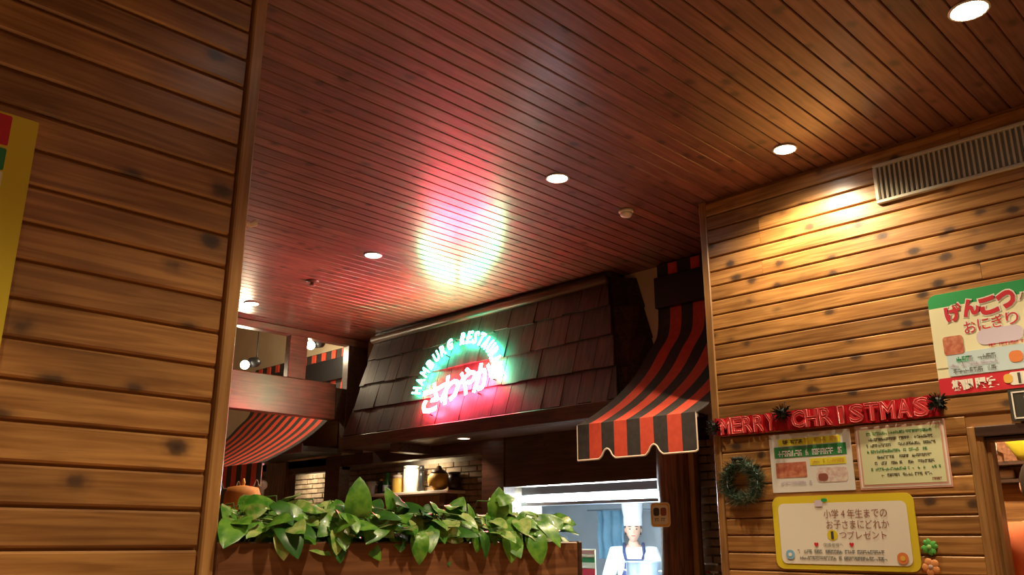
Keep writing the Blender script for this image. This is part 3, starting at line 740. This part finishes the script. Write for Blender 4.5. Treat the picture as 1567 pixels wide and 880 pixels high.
# ------------------------------------------------------------------ planter and pothos
PX, PY0, PY1, PZ = -1.955, .99, 2.285, 1.393
pl = empty('planter_box', (PX-.13, 1.64, 1.15)); tag(pl, 'long reddish wooden planter box continuing from the plank wall', 'planter')
box('front_panel', 'planter', PX-.02, PX, PY0, PY1-.02, 1.15, PZ, pl); box('back_panel', 'planter', PX-.26, PX-.24, PY0, PY1-.02, 1.15, PZ, pl)
box('end_panel', 'beam', PX-.26, PX+.002, PY1-.02, PY1, 1.15, PZ+.002, pl); box('end_panel', 'planter', PX-.24, PX-.02, PY0, PY0+.02, 1.15, PZ, pl)
box('soil', 'soil', PX-.24, PX-.02, PY0+.02, PY1-.02, 1.16, PZ-.03, pl, bev=0)
struct(box('wall_partition', 'planter', PX-.25, PX-.01, PY0, PY1, 0, 1.15), 'low wooden partition carrying the planter', 'wall')
def leaf_mesh(L, W, droop, fold, seed):
    rr = random.Random(seed)
    st = [0, .06, .2, .38, .56, .74, .9, 1]; wds = [.03, .72, 1.0, 1, .9, .68, .34, .02]
    v = []; f = []
    for s, wv in zip(st, wds):
        y = s*L; z = -droop*s*s*L
        back = -.10*L if .03 < s < .1 else 0
        for u in (-1, -.5, 0, .5, 1):
            v.append((u*wv*W/2, y+back*abs(u), z+abs(u)*wv*fold*W/2-.1*W*(abs(u) == 1)*wv+rr.uniform(-.002, .002)))
    for i in range(len(st)-1):
        for k in range(4): f.append((5*i+k, 5*i+k+1, 5*i+k+6, 5*i+k+5))
    return pyd('leaf', v, f, True)
LV = []
for i, (L, W, d, fo, m) in enumerate(((.098, .074, .35, .3, 'leaf'), (.085, .066, .5, .25, 'leaf'), (.105, .08, .3, .35, 'leaf2'), (.075, .052, .4, .3, 'leaf3'), (.092, .07, .6, .2, 'leaf3'), (.07, .05, .3, .4, 'leaf2'), (.11, .082, .4, .3, 'leaf'))):
    me = leaf_mesh(L, W, d, fo, i); me.materials.append(MT[m]); LV.append(me)
rr = random.Random(21)
npl = 9
for p in range(npl):
    py = PY0+.06+(PY1-PY0-.16)*(p+.5)/npl; base = Vector((PX-.13, py, PZ-.035))
    e = empty('pothos_plant', base); tag(e, {0: 'leafy green pothos plant in the planter right beside the corner post', npl-1: 'leafy green pothos plant at the free end of the planter'}.get(p, 'leafy green pothos plant in the middle stretch of the long planter'), 'plant', 'pothos plants in the planter')
    stems = []; nl = 33
    for k in range(nl):
        a = rr.uniform(0, 2*math.pi); side = rr.random()
        reach = rr.uniform(.02, .12); hgt = rr.uniform(.035, .125)+(.03 if rr.random() < .12 else 0)
        tip = Vector((math.cos(a)*reach*1.0, math.sin(a)*reach*1.05, hgt))
        if side < .34:   # leaves that lean out over the front
            tip = Vector((rr.uniform(.08, .135), rr.uniform(-.09, .09), rr.uniform(.05, .11)))
            if rr.random() < .15: tip = Vector((rr.uniform(.135, .15), rr.uniform(-.09, .09), rr.uniform(.05, .07)))
        ymx = PY1-.06-py
        tip.y = max(PY0+.03-py, min(tip.y, ymx+.06)); tip.x = max(tip.x, -.12)
        stems.append((Vector((rr.uniform(-.02, .02), rr.uniform(-.03, .03), 0)), Vector((tip.x*.4, tip.y*.4, max(tip.z, .05)*.9+.02)), tip))
        # leaf frame: y along the leaf, z its upper face
        out = Vector((tip.x+.05, tip.y, 0)); out = out.normalized() if out.length > .01 else Vector((1, 0, 0))
        ang = rr.uniform(-.9, .9); out = Matrix.Rotation(ang, 3, 'Z') @ out
        if tip.z < .071 and tip.x > .134: d = (out*.4+Vector((.2, 0, -1))).normalized()
        elif rr.random() < .06: d = (out*.4+Vector((0, 0, 1))).normalized()
        else: d = (out+Vector((0, 0, rr.uniform(-.65, .5)))).normalized()
        nrm = Vector((rr.uniform(.25, 1.0), rr.uniform(-.5, .2), rr.uniform(.4, 1.0))); nrm = (nrm-d*nrm.dot(d)).normalized()
        xa = d.cross(nrm).normalized(); sc = rr.uniform(.6, .98)
        obj('leaf', LV[rr.choice((0, 0, 1, 1, 2, 2, 3, 4, 5, 5, 6))], None, e, M=axes(xa, d, nrm, tip) @ Matrix.Scale(sc, 4))
    def stf(bm):
        for a, b, c in stems: addtube(bm, [a, a.lerp(b, .6), b, c], .0022, 4)
    obj('stems', bmm('stems', stf, True), 'stem', e)

# ------------------------------------------------------------------ far left: beam, post, spotlights, lamp
fr = empty('trim_3', (-7.05, 3.5, 0)); struct(fr, 'wide wooden cross beam frame with post below the ceiling edge', 'beam')
box('cross_beam', 'redbeam', -7.10, -7.0, .5, 4.60, 2.49, 2.835, fr, .008)
box('short_post', 'redbeam', -7.09, -7.01, 4.07, 4.26, 2.835, ZC, fr, .006)
box('header', 'redbeam', -7.10, -7.0, .5, YF, 3.235, ZC, fr, .006)
box('end_post', 'beam', -7.10, -7.0, 4.72, YF, 2.2, 3.235, fr, .006)
box('end_block', 'beam', -7.10, -7.0, 4.60, 4.72, 2.49, 2.80, fr, .006)
for (x, y, z, lab) in ((-7.75, 4.02, 3.045, 'black spotlight with glowing bulb above the wide cross beam, left of the short post'), (-7.45, 4.56, 3.28, 'black spotlight with glowing bulb between the short post and the hood')):
    e = empty('spotlight', (x, y, z)); tag(e, lab, 'spotlight')
    obj('bulb', bmm('bulb', lambda bm: addball(bm, (0, 0, 0), .045, 1, 1, 1, 12), True), 'bulb', e)
    obj('housing', bmm('housing', lambda bm: addlathe(bm, [(.05, 0), (.05, .07), (.025, .10), (.01, .105)], 14, Matrix.Translation((.0, .06, .03)) @ Matrix.Rotation(R(-75), 4, 'X')), True), 'black', e)
    obj('rod', bmm('rod', lambda bm: addtube(bm, [(0, .12, .05), (0, .12, 4.2-z)], .007, 6)), 'black', e)
    ld = bpy.data.lights.new('lamp', 'POINT'); ld.energy = 7; ld.color = (1, .80, .52); ld.shadow_soft_size = .05
    l = bpy.data.objects.new('lamp', ld); C.objects.link(l); l.parent = e; l.location = (.02, -.07, -.06)
tp = empty('lit_wall_panel', (-7.75, YF, 2.3)); tag(tp, 'pale cream panel added in place of the lit wall above the blue-grey canopy', 'panel')
MT['lit_wall'] = mat('cream_panel', (.7, .6, .35), .6)  # added panel, its pale yellow colour stands in for light on the wall
box('panel', 'lit_wall', -8.3, -7.42, 4.93, YF, 2.30, 2.52, tp); box('frame', 'beam', -7.42, -7.37, 4.92, YF, 2.28, 2.54, tp)
gc = empty('metal_canopy', (-8.05, YF, 2.2)); tag(gc, 'flat blue-grey metal canopy under the cream wall beside the left awning', 'canopy')
box('slab', 'grey', -8.75, -7.36, 4.50, YF, 2.215, 2.27, gc, .006); box('front_lip', 'steel', -8.75, -7.36, 4.485, 4.50, 2.20, 2.285, gc, .003)
fl_ = empty('floor_lamp', (-4.95, 2.63, 0)); tag(fl_, 'floor lamp with amber drum shade behind the planter', 'lamp')
obj('base', lathe('base', [(.14, 0), (.14, .02), (.02, .03)]), 'black', fl_); obj('pole', lathe('pole', [(.012, .02), (.012, 1.62)], 10), 'black', fl_)
obj('shade', lathe('shade', [(.10, 1.52), (.112, 1.53), (.105, 1.66), (.09, 1.70), (.02, 1.712)], 24), 'amber', fl_); obj('finial', lathe('finial', [(.006, 1.70), (.012, 1.73), (.004, 1.755)], 10), 'gold', fl_)
lpst = empty('lamp_pole', (-7.72, 4.3, 0)); tag(lpst, 'slim white pole with small white globe below the left awning', 'lamp')
obj('pole', lathe('pole', [(.02, 0), (.02, 1.86)], 10), 'white', lpst); obj('globe', bmm('globe', lambda bm: addball(bm, (0, 0, 1.90), .05, 1, 1, 1, 12), True), 'paper', lpst)

# ------------------------------------------------------------------ shelf in the brick alcove
sh = empty('wall_shelf', (-6.75, 5.44, 1.80)); tag(sh, 'pale wooden shelf on the brick alcove wall', 'shelf')
box('shelf_board', 'piping', -7.42, -6.05, 5.22, 5.44, 1.805, 1.832, sh); box('shelf_back', 'trim', -7.42, -6.05, 5.41, 5.44, 1.62, 1.80, sh)
box('bracket', 'redbeam', -7.42, -7.28, 5.25, 5.41, 1.69, 1.805, sh); box('bracket', 'redbeam', -6.2, -6.12, 5.25, 5.41, 1.69, 1.805, sh)
def thing1(name, label, cat, loc, parts, group=None):
    e = empty(name, loc); tag(e, label, cat, group)
    for nm, me, m in parts: obj(nm, me, m, e)
    return e
SY, SZ = 5.32, 1.832
thing1('mug', 'white straight mug at the end of the alcove shelf', 'mug', (-7.34, SY, SZ), [('body', lathe('body', [(.06, 0), (.065, .01), (.065, .13), (.058, .13), (.055, .02)]), 'paper'), ('handle', bmm('handle', lambda bm: addtube(bm, [(.06, 0, .03), (.095, 0, .045), (.095, 0, .085), (.06, 0, .10)], .008, 6), True), 'paper')])
thing1('bottle', 'dark brown glass bottle beside the white mug', 'bottle', (-7.19, SY, SZ), [('body', lathe('body', [(.034, 0), (.036, .01), (.036, .08), (.014, .11), (.013, .135)]), 'black'), ('cap', lathe('cap', [(.015, .13), (.015, .15), (.002, .151)]), 'gold')])
thing1('bottle', 'pale green bottle with white label on the alcove shelf', 'bottle', (-7.09, SY, SZ), [('body', lathe('body', [(.04, 0), (.042, .01), (.042, .10), (.018, .14), (.016, .19)]), 'leaf3'), ('label_band', lathe('label_band', [(.043, .025), (.043, .085)]), 'wpaper'), ('cap', lathe('cap', [(.019, .185), (.019, .205), (.002, .206)]), 'gprint')])
thing1('jar', 'tan storage jar with lid on the alcove shelf', 'jar', (-6.90, SY, SZ), [('body', lathe('body', [(.062, 0), (.068, .012), (.068, .13), (.058, .145)]), 'gold'), ('lid', lathe('lid', [(.062, .143), (.064, .17), (.015, .178), (.018, .195), (.004, .198)]), 'piping')])
thing1('canister', 'tall white canister on the alcove shelf', 'canister', (-6.71, SY, SZ), [('body', lathe('body', [(.072, 0), (.075, .01), (.075, .225), (.06, .235)]), 'paper'), ('lid', lathe('lid', [(.077, .225), (.077, .25), (.004, .255)]), 'wpaper')])
thing1('pepper_mill', 'small black pepper mill behind the white canister', 'pepper mill', (-6.60, SY+.04, SZ), [('body', lathe('body', [(.03, 0), (.022, .08), (.028, .15), (.018, .2)]), 'black'), ('knob', lathe('knob', [(.02, .2), (.028, .225), (.02, .25), (.003, .256)]), 'black')])
thing1('gourd', 'round yellow ornamental gourd with brown top on the alcove shelf', 'gourd', (-6.27, SY-.02, SZ), [('body', bmm('body', lambda bm: addball(bm, (0, 0, .095), .105, 1, 1, .92, 20), True), 'gold'), ('cap', lathe('cap', [(.085, .155), (.06, .185), (.03, .20), (.02, .225), (.004, .23)]), 'beam')])
thing1('clay_pot', 'dark brown clay pot beside the yellow gourd', 'pot', (-6.11, SY+.03, SZ), [('body', lathe('body', [(.045, 0), (.06, .04), (.06, .11), (.05, .15)]), 'beam'), ('rim', lathe('rim', [(.056, .148), (.058, .165), (.048, .166)]), 'beam')])

# ------------------------------------------------------------------ kitchen
kt = empty('wall_kitchen', (-4, 8, 0)); struct(kt, 'white tiled walls of the bright kitchen', 'wall')
box('back_wall', 'kwhite', -8, -2.6, 7.6, 7.7, 0, 2.5, kt, bev=0); box('side_wall', 'kwhite', -2.66, -2.56, 5.0, 7.6, 0, 2.5, kt, bev=0)
box('side_wall', 'kwhite', -8.1, -8, 5.56, 7.6, 0, 2.5, kt, bev=0); box('front_wall', 'kwhite', -8, -5.24, 5.57, 5.6, 0, 2.5, kt, bev=0)
struct(box('ceiling_kitchen', 'kwhite', -8, -2.6, YF+.06, 7.7, 2.4, 2.5, bev=0), 'white kitchen ceiling', 'ceiling')
rh = empty('range_hood', (-4.5, 5.6, 1.7)); tag(rh, 'stainless range hood with light strip across the kitchen opening', 'range hood')
box('canopy', 'grey', -5.15, -3.2, 5.25, 6.0, 1.744, 2.4, rh, .01); box('light_strip', 'tube', -5.1, -3.3, 5.255, 5.35, 1.696, 1.744, rh); box('lower_rail', 'steel', -5.15, -3.2, 5.25, 5.28, 1.662, 1.694, rh)
ld = bpy.data.lights.new('lamp', 'AREA'); ld.shape = 'RECTANGLE'; ld.size = 1.8; ld.size_y = .08; ld.energy = 22; ld.color = (.85, .95, 1)
l = bpy.data.objects.new('lamp', ld); C.objects.link(l); l.parent = rh; l.location = (.3, -.2, -.06)
mb = empty('menu_stand', (-4.43, 5.2, 1.08)); tag(mb, 'cream menu card with green and red bands standing on the kitchen counter', 'menu card')
box('card', 'cpaper', -4.53, -4.32, 5.2, 5.205, 1.08, 1.33, mb, .001); box('green_band', 'gprint', -4.525, -4.325, 5.196, 5.2, 1.235, 1.27, mb, .001); box('red_band', 'rprint', -4.525, -4.325, 5.196, 5.2, 1.12, 1.19, mb, .001)
box('pink_band', 'pink', -4.525, -4.325, 5.196, 5.2, 1.295, 1.32, mb, .001); box('foot', 'piping', -4.5, -4.35, 5.17, 5.24, 1.08, 1.088, mb, .001)
pt = empty('stock_pot', (-4.37, 5.88, .95)); tag(pt, 'large grey steel stock pot in front of the chef', 'pot')
obj('body', lathe('body', [(.14, 0), (.15, .01), (.15, .27), (.157, .275), (.157, .285), (.145, .285), (.14, .04)], 28), 'steel', pt)
for s in (-1, 1): obj('handle', bmm('handle', lambda bm: addtube(bm, [(s*.148, -.04, .21), (s*.185, -.03, .215), (s*.185, .03, .215), (s*.148, .04, .21)], .007, 6), True), 'steel', pt)
st = empty('kitchen_stove', (-4.4, 5.85, 0)); tag(st, 'steel cooking bench under the stock pot', 'stove')
box('body', 'steel', -5.1, -3.4, 5.62, 6.12, 0, .93, st, .01); box('worktop', 'steel', -5.12, -3.38, 5.6, 6.14, .93, .95, st, .004)
ck = empty('hanging_cloth', (-5.52, 6.9, 1.22)); tag(ck, 'blue cloth hanging from a rail in the kitchen', 'cloth')
def cloth(bm):
    g = [[bm.verts.new((-.17+.34*i/14+.01*math.sin(j), .02*math.sin(i*1.3), (.46)*j/10)) for i in range(15)] for j in range(11)]
    for j in range(10):
        for i in range(14): bm.faces.new((g[j][i], g[j][i+1], g[j+1][i+1], g[j+1][i]))
MT['bluecloth'] = noisy('blue_cloth', (.16, .34, .48), (.24, .44, .58), 8, .8, .1)
cm = bmm('cloth', cloth, True); obj('cloth', cm, 'bluecloth', ck)
obj('rail', bmm('rail', lambda bm: addtube(bm, [(-.3, 0, .465), (.3, 0, .465), (.3, .71, .465)], .01, 6)), 'steel', ck)

# ------------------------------------------------------------------ people
def skin_mesh(name, verts, edges, sub=2, root=0):
    me = bpy.data.meshes.new(name); me.from_pydata([v[:3] for v in verts], edges, []); me.update()
    o = bpy.data.objects.new('tmp', me); C.objects.link(o)
    md = o.modifiers.new('skin', 'SKIN'); md.use_smooth_shade = True
    for i, v in enumerate(verts):
        r = v[3] if isinstance(v[3], tuple) else (v[3], v[3]); me.skin_vertices[0].data[i].radius = r
        me.skin_vertices[0].data[i].use_root = (i == root)
    sb = o.modifiers.new('sub', 'SUBSURF'); sb.levels = sub; sb.render_levels = sub
    d = bpy.context.evaluated_depsgraph_get(); out = bpy.data.meshes.new_from_object(o.evaluated_get(d)); out.name = name
    bpy.data.objects.remove(o); bpy.data.meshes.remove(me)
    for p in out.polygons: p.use_smooth = True
    return out

def person(loc, rz, H, label, shirt, arms, lean=0, trousers='navy', hat=False, apron=False):
    """figure facing local -Y; arms = ((elbow, wrist) left, right) in metres for H=1.7"""
    k = H/1.7; e = empty('person', M=Matrix.Translation(loc) @ Matrix.Rotation(R(rz), 4, 'Z')); tag(e, label, 'person')
    V = []; E = []
    def add(p, r, par=None):
        V.append((p[0]*k, (p[1]-lean*max(0, p[2]-.95))*k, p[2]*k, (r[0]*k, r[1]*k) if isinstance(r, tuple) else r*k)); i = len(V)-1
        if par is not None: E.append((par, i))
        return i
    pel = add((0, 0, .92), (.15, .11)); wst = add((0, 0, 1.06), (.135, .10), pel); chs = add((0, .0, 1.25), (.16, .115), wst); shd = add((0, .01, 1.38), (.12, .09), chs)
    nk = add((0, .005, 1.455), .052, shd); hb = add((0, -.015, 1.52), .062, nk)
    for s, (el, wr_) in zip((-1, 1), arms):
        a = add((s*.17, .01, 1.37), .062, shd); b = add(el, .045, a); c = add(wr_, .030, b)
        W = Vector(wr_); D = (W-Vector(el)).normalized(); sd_ = Vector((0, 0, 1)).cross(D)
        sd_ = sd_.normalized() if sd_.length > .1 else Vector((s, 0, 0)); up_ = D.cross(sd_)
        pm = add(tuple(W+D*.06), (.036, .018), c)
        for q, L in zip((-1.5, -.5, .5, 1.5), (.062, .078, .084, .072)):
            r0 = add(tuple(W+D*.095+sd_*q*.019), .0095, pm); r1 = add(tuple(W+D*(.095+L*.55)+sd_*q*.021-up_*.008), .0088, r0); add(tuple(W+D*(.095+L)+sd_*q*.021-up_*.026), .0075, r1)
        t0 = add(tuple(W+D*.045+sd_*s*.034), .012, pm); add(tuple(W+D*.09+sd_*s*.056-up_*.012), .009, t0)
    for s in (-1, 1):
        h = add((s*.09, 0, .86), .095, pel); kn = add((s*.10, -.01, .48), .062, h); an = add((s*.10, .02, .09), .042, kn); add((s*.105, -.14, .04), .036, an)
    body = obj('body', skin_mesh('body', V, E, 1), 'skin', e)
    def P(x, y, z): return Vector((x*k, (y-lean*max(0, z-.95))*k, z*k))
    # head with face
    hc = P(0, -.02, 1.60)
    def headf(bm):
        q = bmesh.ops.create_uvsphere(bm, u_segments=20, v_segments=14, radius=1)
        for v in q['verts']:
            x, y, z = v.co; wz = 1-.22*max(0, -z); v.co = Vector((x*.075*wz, y*.092*(1-.08*max(0, -z))-.012*max(0, -z), z*.115))*k
    hm = obj('head', bmm('head', headf, True), 'skin', e, loc=hc)
    for s in (-1, 1):
        obj('eye', bmm('eye', lambda bm: addball(bm, (s*.030*k, -.083*k, .004*k), .010*k, 1.2, .5, .7, 8)), 'ink', hm)
        obj('eyebrow', bmm('eyebrow', lambda bm: addball(bm, (s*.031*k, -.084*k, .028*k), .016*k, 1.1, .35, .25, 8)), 'hair', hm)
        obj('ear', bmm('ear', lambda bm: addball(bm, (s*.076*k, .005*k, -.002*k), .025*k, .35, .7, 1.1, 8)), 'skin', hm)
    obj('nose', bmm('nose', lambda bm: addball(bm, (0, -.094*k, -.018*k), .014*k, .8, 1, 1.5, 8)), 'skin', hm)
    obj('mouth', bmm('mouth', lambda bm: addball(bm, (0, -.084*k, -.058*k), .022*k, 1, .35, .3, 8)), 'lips', hm)
    def hairf(bm):
        q = bmesh.ops.create_uvsphere(bm, u_segments=20, v_segments=14, radius=1)
        for v in q['verts']:
            x, y, z = v.co; v.co = Vector((x*.083, y*.099+.006, max(z, -.45 if y > -.05 else .32)*.122+.006))*k
    obj('hair', bmm('hair', hairf, True), 'hair', hm)
    # shirt: torso and sleeves grown over the body
    SV = []; SE = []
    def sadd(p, r, par=None):
        q = P(*p); SV.append((q.x, q.y, q.z, (r[0]*k, r[1]*k) if isinstance(r, tuple) else r*k)); i = len(SV)-1
        if par is not None: SE.append((par, i))
        return i
    a0 = sadd((0, 0, .88), (.175, .135)); a1 = sadd((0, 0, 1.06), (.165, .125), a0); a2 = sadd((0, 0, 1.25), (.19, .14), a1); a3 = sadd((0, .01, 1.385), (.14, .105), a2); sadd((0, .005, 1.44), (.07, .065), a3)
    for s, (el, wr_) in zip((-1, 1), arms):
        b0 = sadd((s*.18, .01, 1.38), .083, a3); b1 = sadd(el, .066, b0); W = Vector(wr_); sadd(tuple(Vector(el).lerp(W, .8)), .052, b1)
    obj('shirt', skin_mesh('shirt', SV, SE, 2), shirt, e)
    TV = []; TE = []
    SV, SE = TV, TE
    TV.append((0, 0, .93*k, (.17*k, .13*k)))
    for s in (-1, 1):
        i = len(TV); TV += [(s*.09*k, 0, .84*k, .11*k), (s*.10*k, -.01*k, .48*k, .085*k), (s*.10*k, .02*k, .10*k, .07*k)]; TE += [(0, i), (i, i+1), (i+1, i+2)]
    obj('trousers', skin_mesh('trousers', TV, TE, 1), trousers, e)
    for s in (-1, 1): obj('shoe', bmm('shoe', lambda bm: addball(bm, (s*.105*k, -.06*k, .045*k), .06*k, .9, 2.2, .75, 10), True), 'black', e)
    if hat:
        def hatf(bm):
            n = 24; rings = []
            for r, z in ((.088, .035), (.090, .10), (.088, .12), (.098, .19), (.108, .255), (.102, .29), (.06, .305), (.004, .308)):
                rings.append([bm.verts.new(Vector((r*math.cos(2*math.pi*i/n)*(1+.035*(z > .12)*math.cos(i*math.pi)), r*1.1*math.sin(2*math.pi*i/n)*(1+.035*(z > .12)*math.cos(i*math.pi)), z))*k) for i in range(n)])
            for a, b in zip(rings, rings[1:]):
                for i in range(n): bm.faces.new((a[i], a[(i+1) % n], b[(i+1) % n], b[i]))
        obj('hat', bmm('hat', hatf, True), 'shirtw', hm)
    if apron:
        def apf(bm):
            rows = [(1.33, .085), (1.24, .10), (1.12, .15), (1.0, .18), (.8, .2), (.6, .21)]; g = []
            for z, wd in rows:
                g.append([bm.verts.new(P(wd*u, -(.155+.012*(1.3-z))*math.sqrt(max(.1, 1-(u*wd/.26)**2))-.012, z)) for u in (-1, -.66, -.33, 0, .33, .66, 1)])
            for a, b in zip(g, g[1:]):
                for i in range(6): bm.faces.new((a[i], a[i+1], b[i+1], b[i]))
        obj('apron', bmm('apron', apf, True), 'navy', e)
        for s in (-1, 1): obj('apron_strap', bmm('apron_strap', lambda bm: addtube(bm, [P(s*.08, -.162, 1.33), P(s*.095, -.125, 1.40), P(s*.09, -.03, 1.47), P(s*.08, .08, 1.43)], .014, 6), True), 'navy', e)
    return e
person((-4.95, 6.50, 0), 38, 1.58, 'person in a white cook hat and shirt with navy apron in the kitchen', 'shirtw', (((-.27, -.06, 1.10), (-.16, -.28, 1.02)), ((.27, -.06, 1.10), (.16, -.28, 1.02))), lean=.12, hat=True, apron=True)
person((-1.155, 4.64, 0), 200, 1.75, 'person in an orange top seen from behind through the doorway', 'orangecloth', (((-.27, .0, 1.10), (-.2, -.2, 1.02)), ((.27, .0, 1.10), (.2, -.2, 1.02))))

# ------------------------------------------------------------------ room beyond the doorway
rm = empty('wall_pantry', (-1, 5.4, 0)); struct(rm, 'warm wooden walls of the room beyond the doorway', 'wall')
box('back_wall', 'wall', -2.4, 1.0, 5.4, 5.45, 0, 2.6, rm, bev=0); box('side_wall', 'wall', -2.45, -2.4, YW+.1, 5.45, 0, 2.6, rm, bev=0); box('side_wall', 'wall', 1.0, 1.05, YW+.1, 5.45, 0, 2.6, rm, bev=0)
struct(box('ceiling_pantry', 'cream', -2.4, 1.0, YW+.1, 5.45, 2.6, 2.65, bev=0), 'ceiling of the room beyond the doorway', 'ceiling')
downlight(-1.55, 4.32, 2.599, .05, 'round downlight in the room beyond the doorway', 60, cone=160)
ps = empty('pantry_shelf', (-1.3, 5.39, 1.7)); tag(ps, 'dark brown shelf unit seen through the doorway', 'shelf')
for zz, yy in ((1.79, 5.22), (1.70, 5.29)): box('shelf_board', 'beam', -1.75, -.5, yy, 5.39, zz, zz+.022, ps)
box('back_board', 'planter', -1.75, -.5, 5.37, 5.39, 1.725, 2.15, ps)
thing1('jug', 'white jug on the dark shelf through the doorway', 'jug', (-1.60, 5.29, 1.812), [('body', lathe('body', [(.055, 0), (.065, .02), (.06, .10), (.05, .13), (.058, .15), (.05, .15)]), 'paper'), ('handle', bmm('handle', lambda bm: addtube(bm, [(.05, 0, .03), (.095, 0, .05), (.095, 0, .10), (.05, 0, .125)], .009, 6), True), 'paper')])
thing1('bowl', 'yellow bowl on the dark shelf through the doorway', 'bowl', (-1.33, 5.27, 1.812), [('body', lathe('body', [(.05, 0), (.08, .03), (.115, .09), (.125, .13), (.118, .13), (.07, .03)]), 'ybright'), ('rim', lathe('rim', [(.118, .125), (.128, .13), (.118, .137)]), 'cpaper')])
thing1('towel_roll', 'rolled white towel on the lower dark shelf', 'towel', (-1.53, 5.33, 1.722), [('roll', bmm('roll', lambda bm: addlathe(bm, [(.01, -.085), (.026, -.082), (.028, 0), (.026, .082), (.01, .085)], 14, Matrix.Translation((0, 0, .028)) @ Matrix.Rotation(R(90), 4, 'Y')), True), 'paper'), ('band', bmm('band', lambda bm: addlathe(bm, [(.029, -.012), (.029, .012)], 14, Matrix.Translation((0, 0, .028)) @ Matrix.Rotation(R(90), 4, 'Y'))), 'piping')])
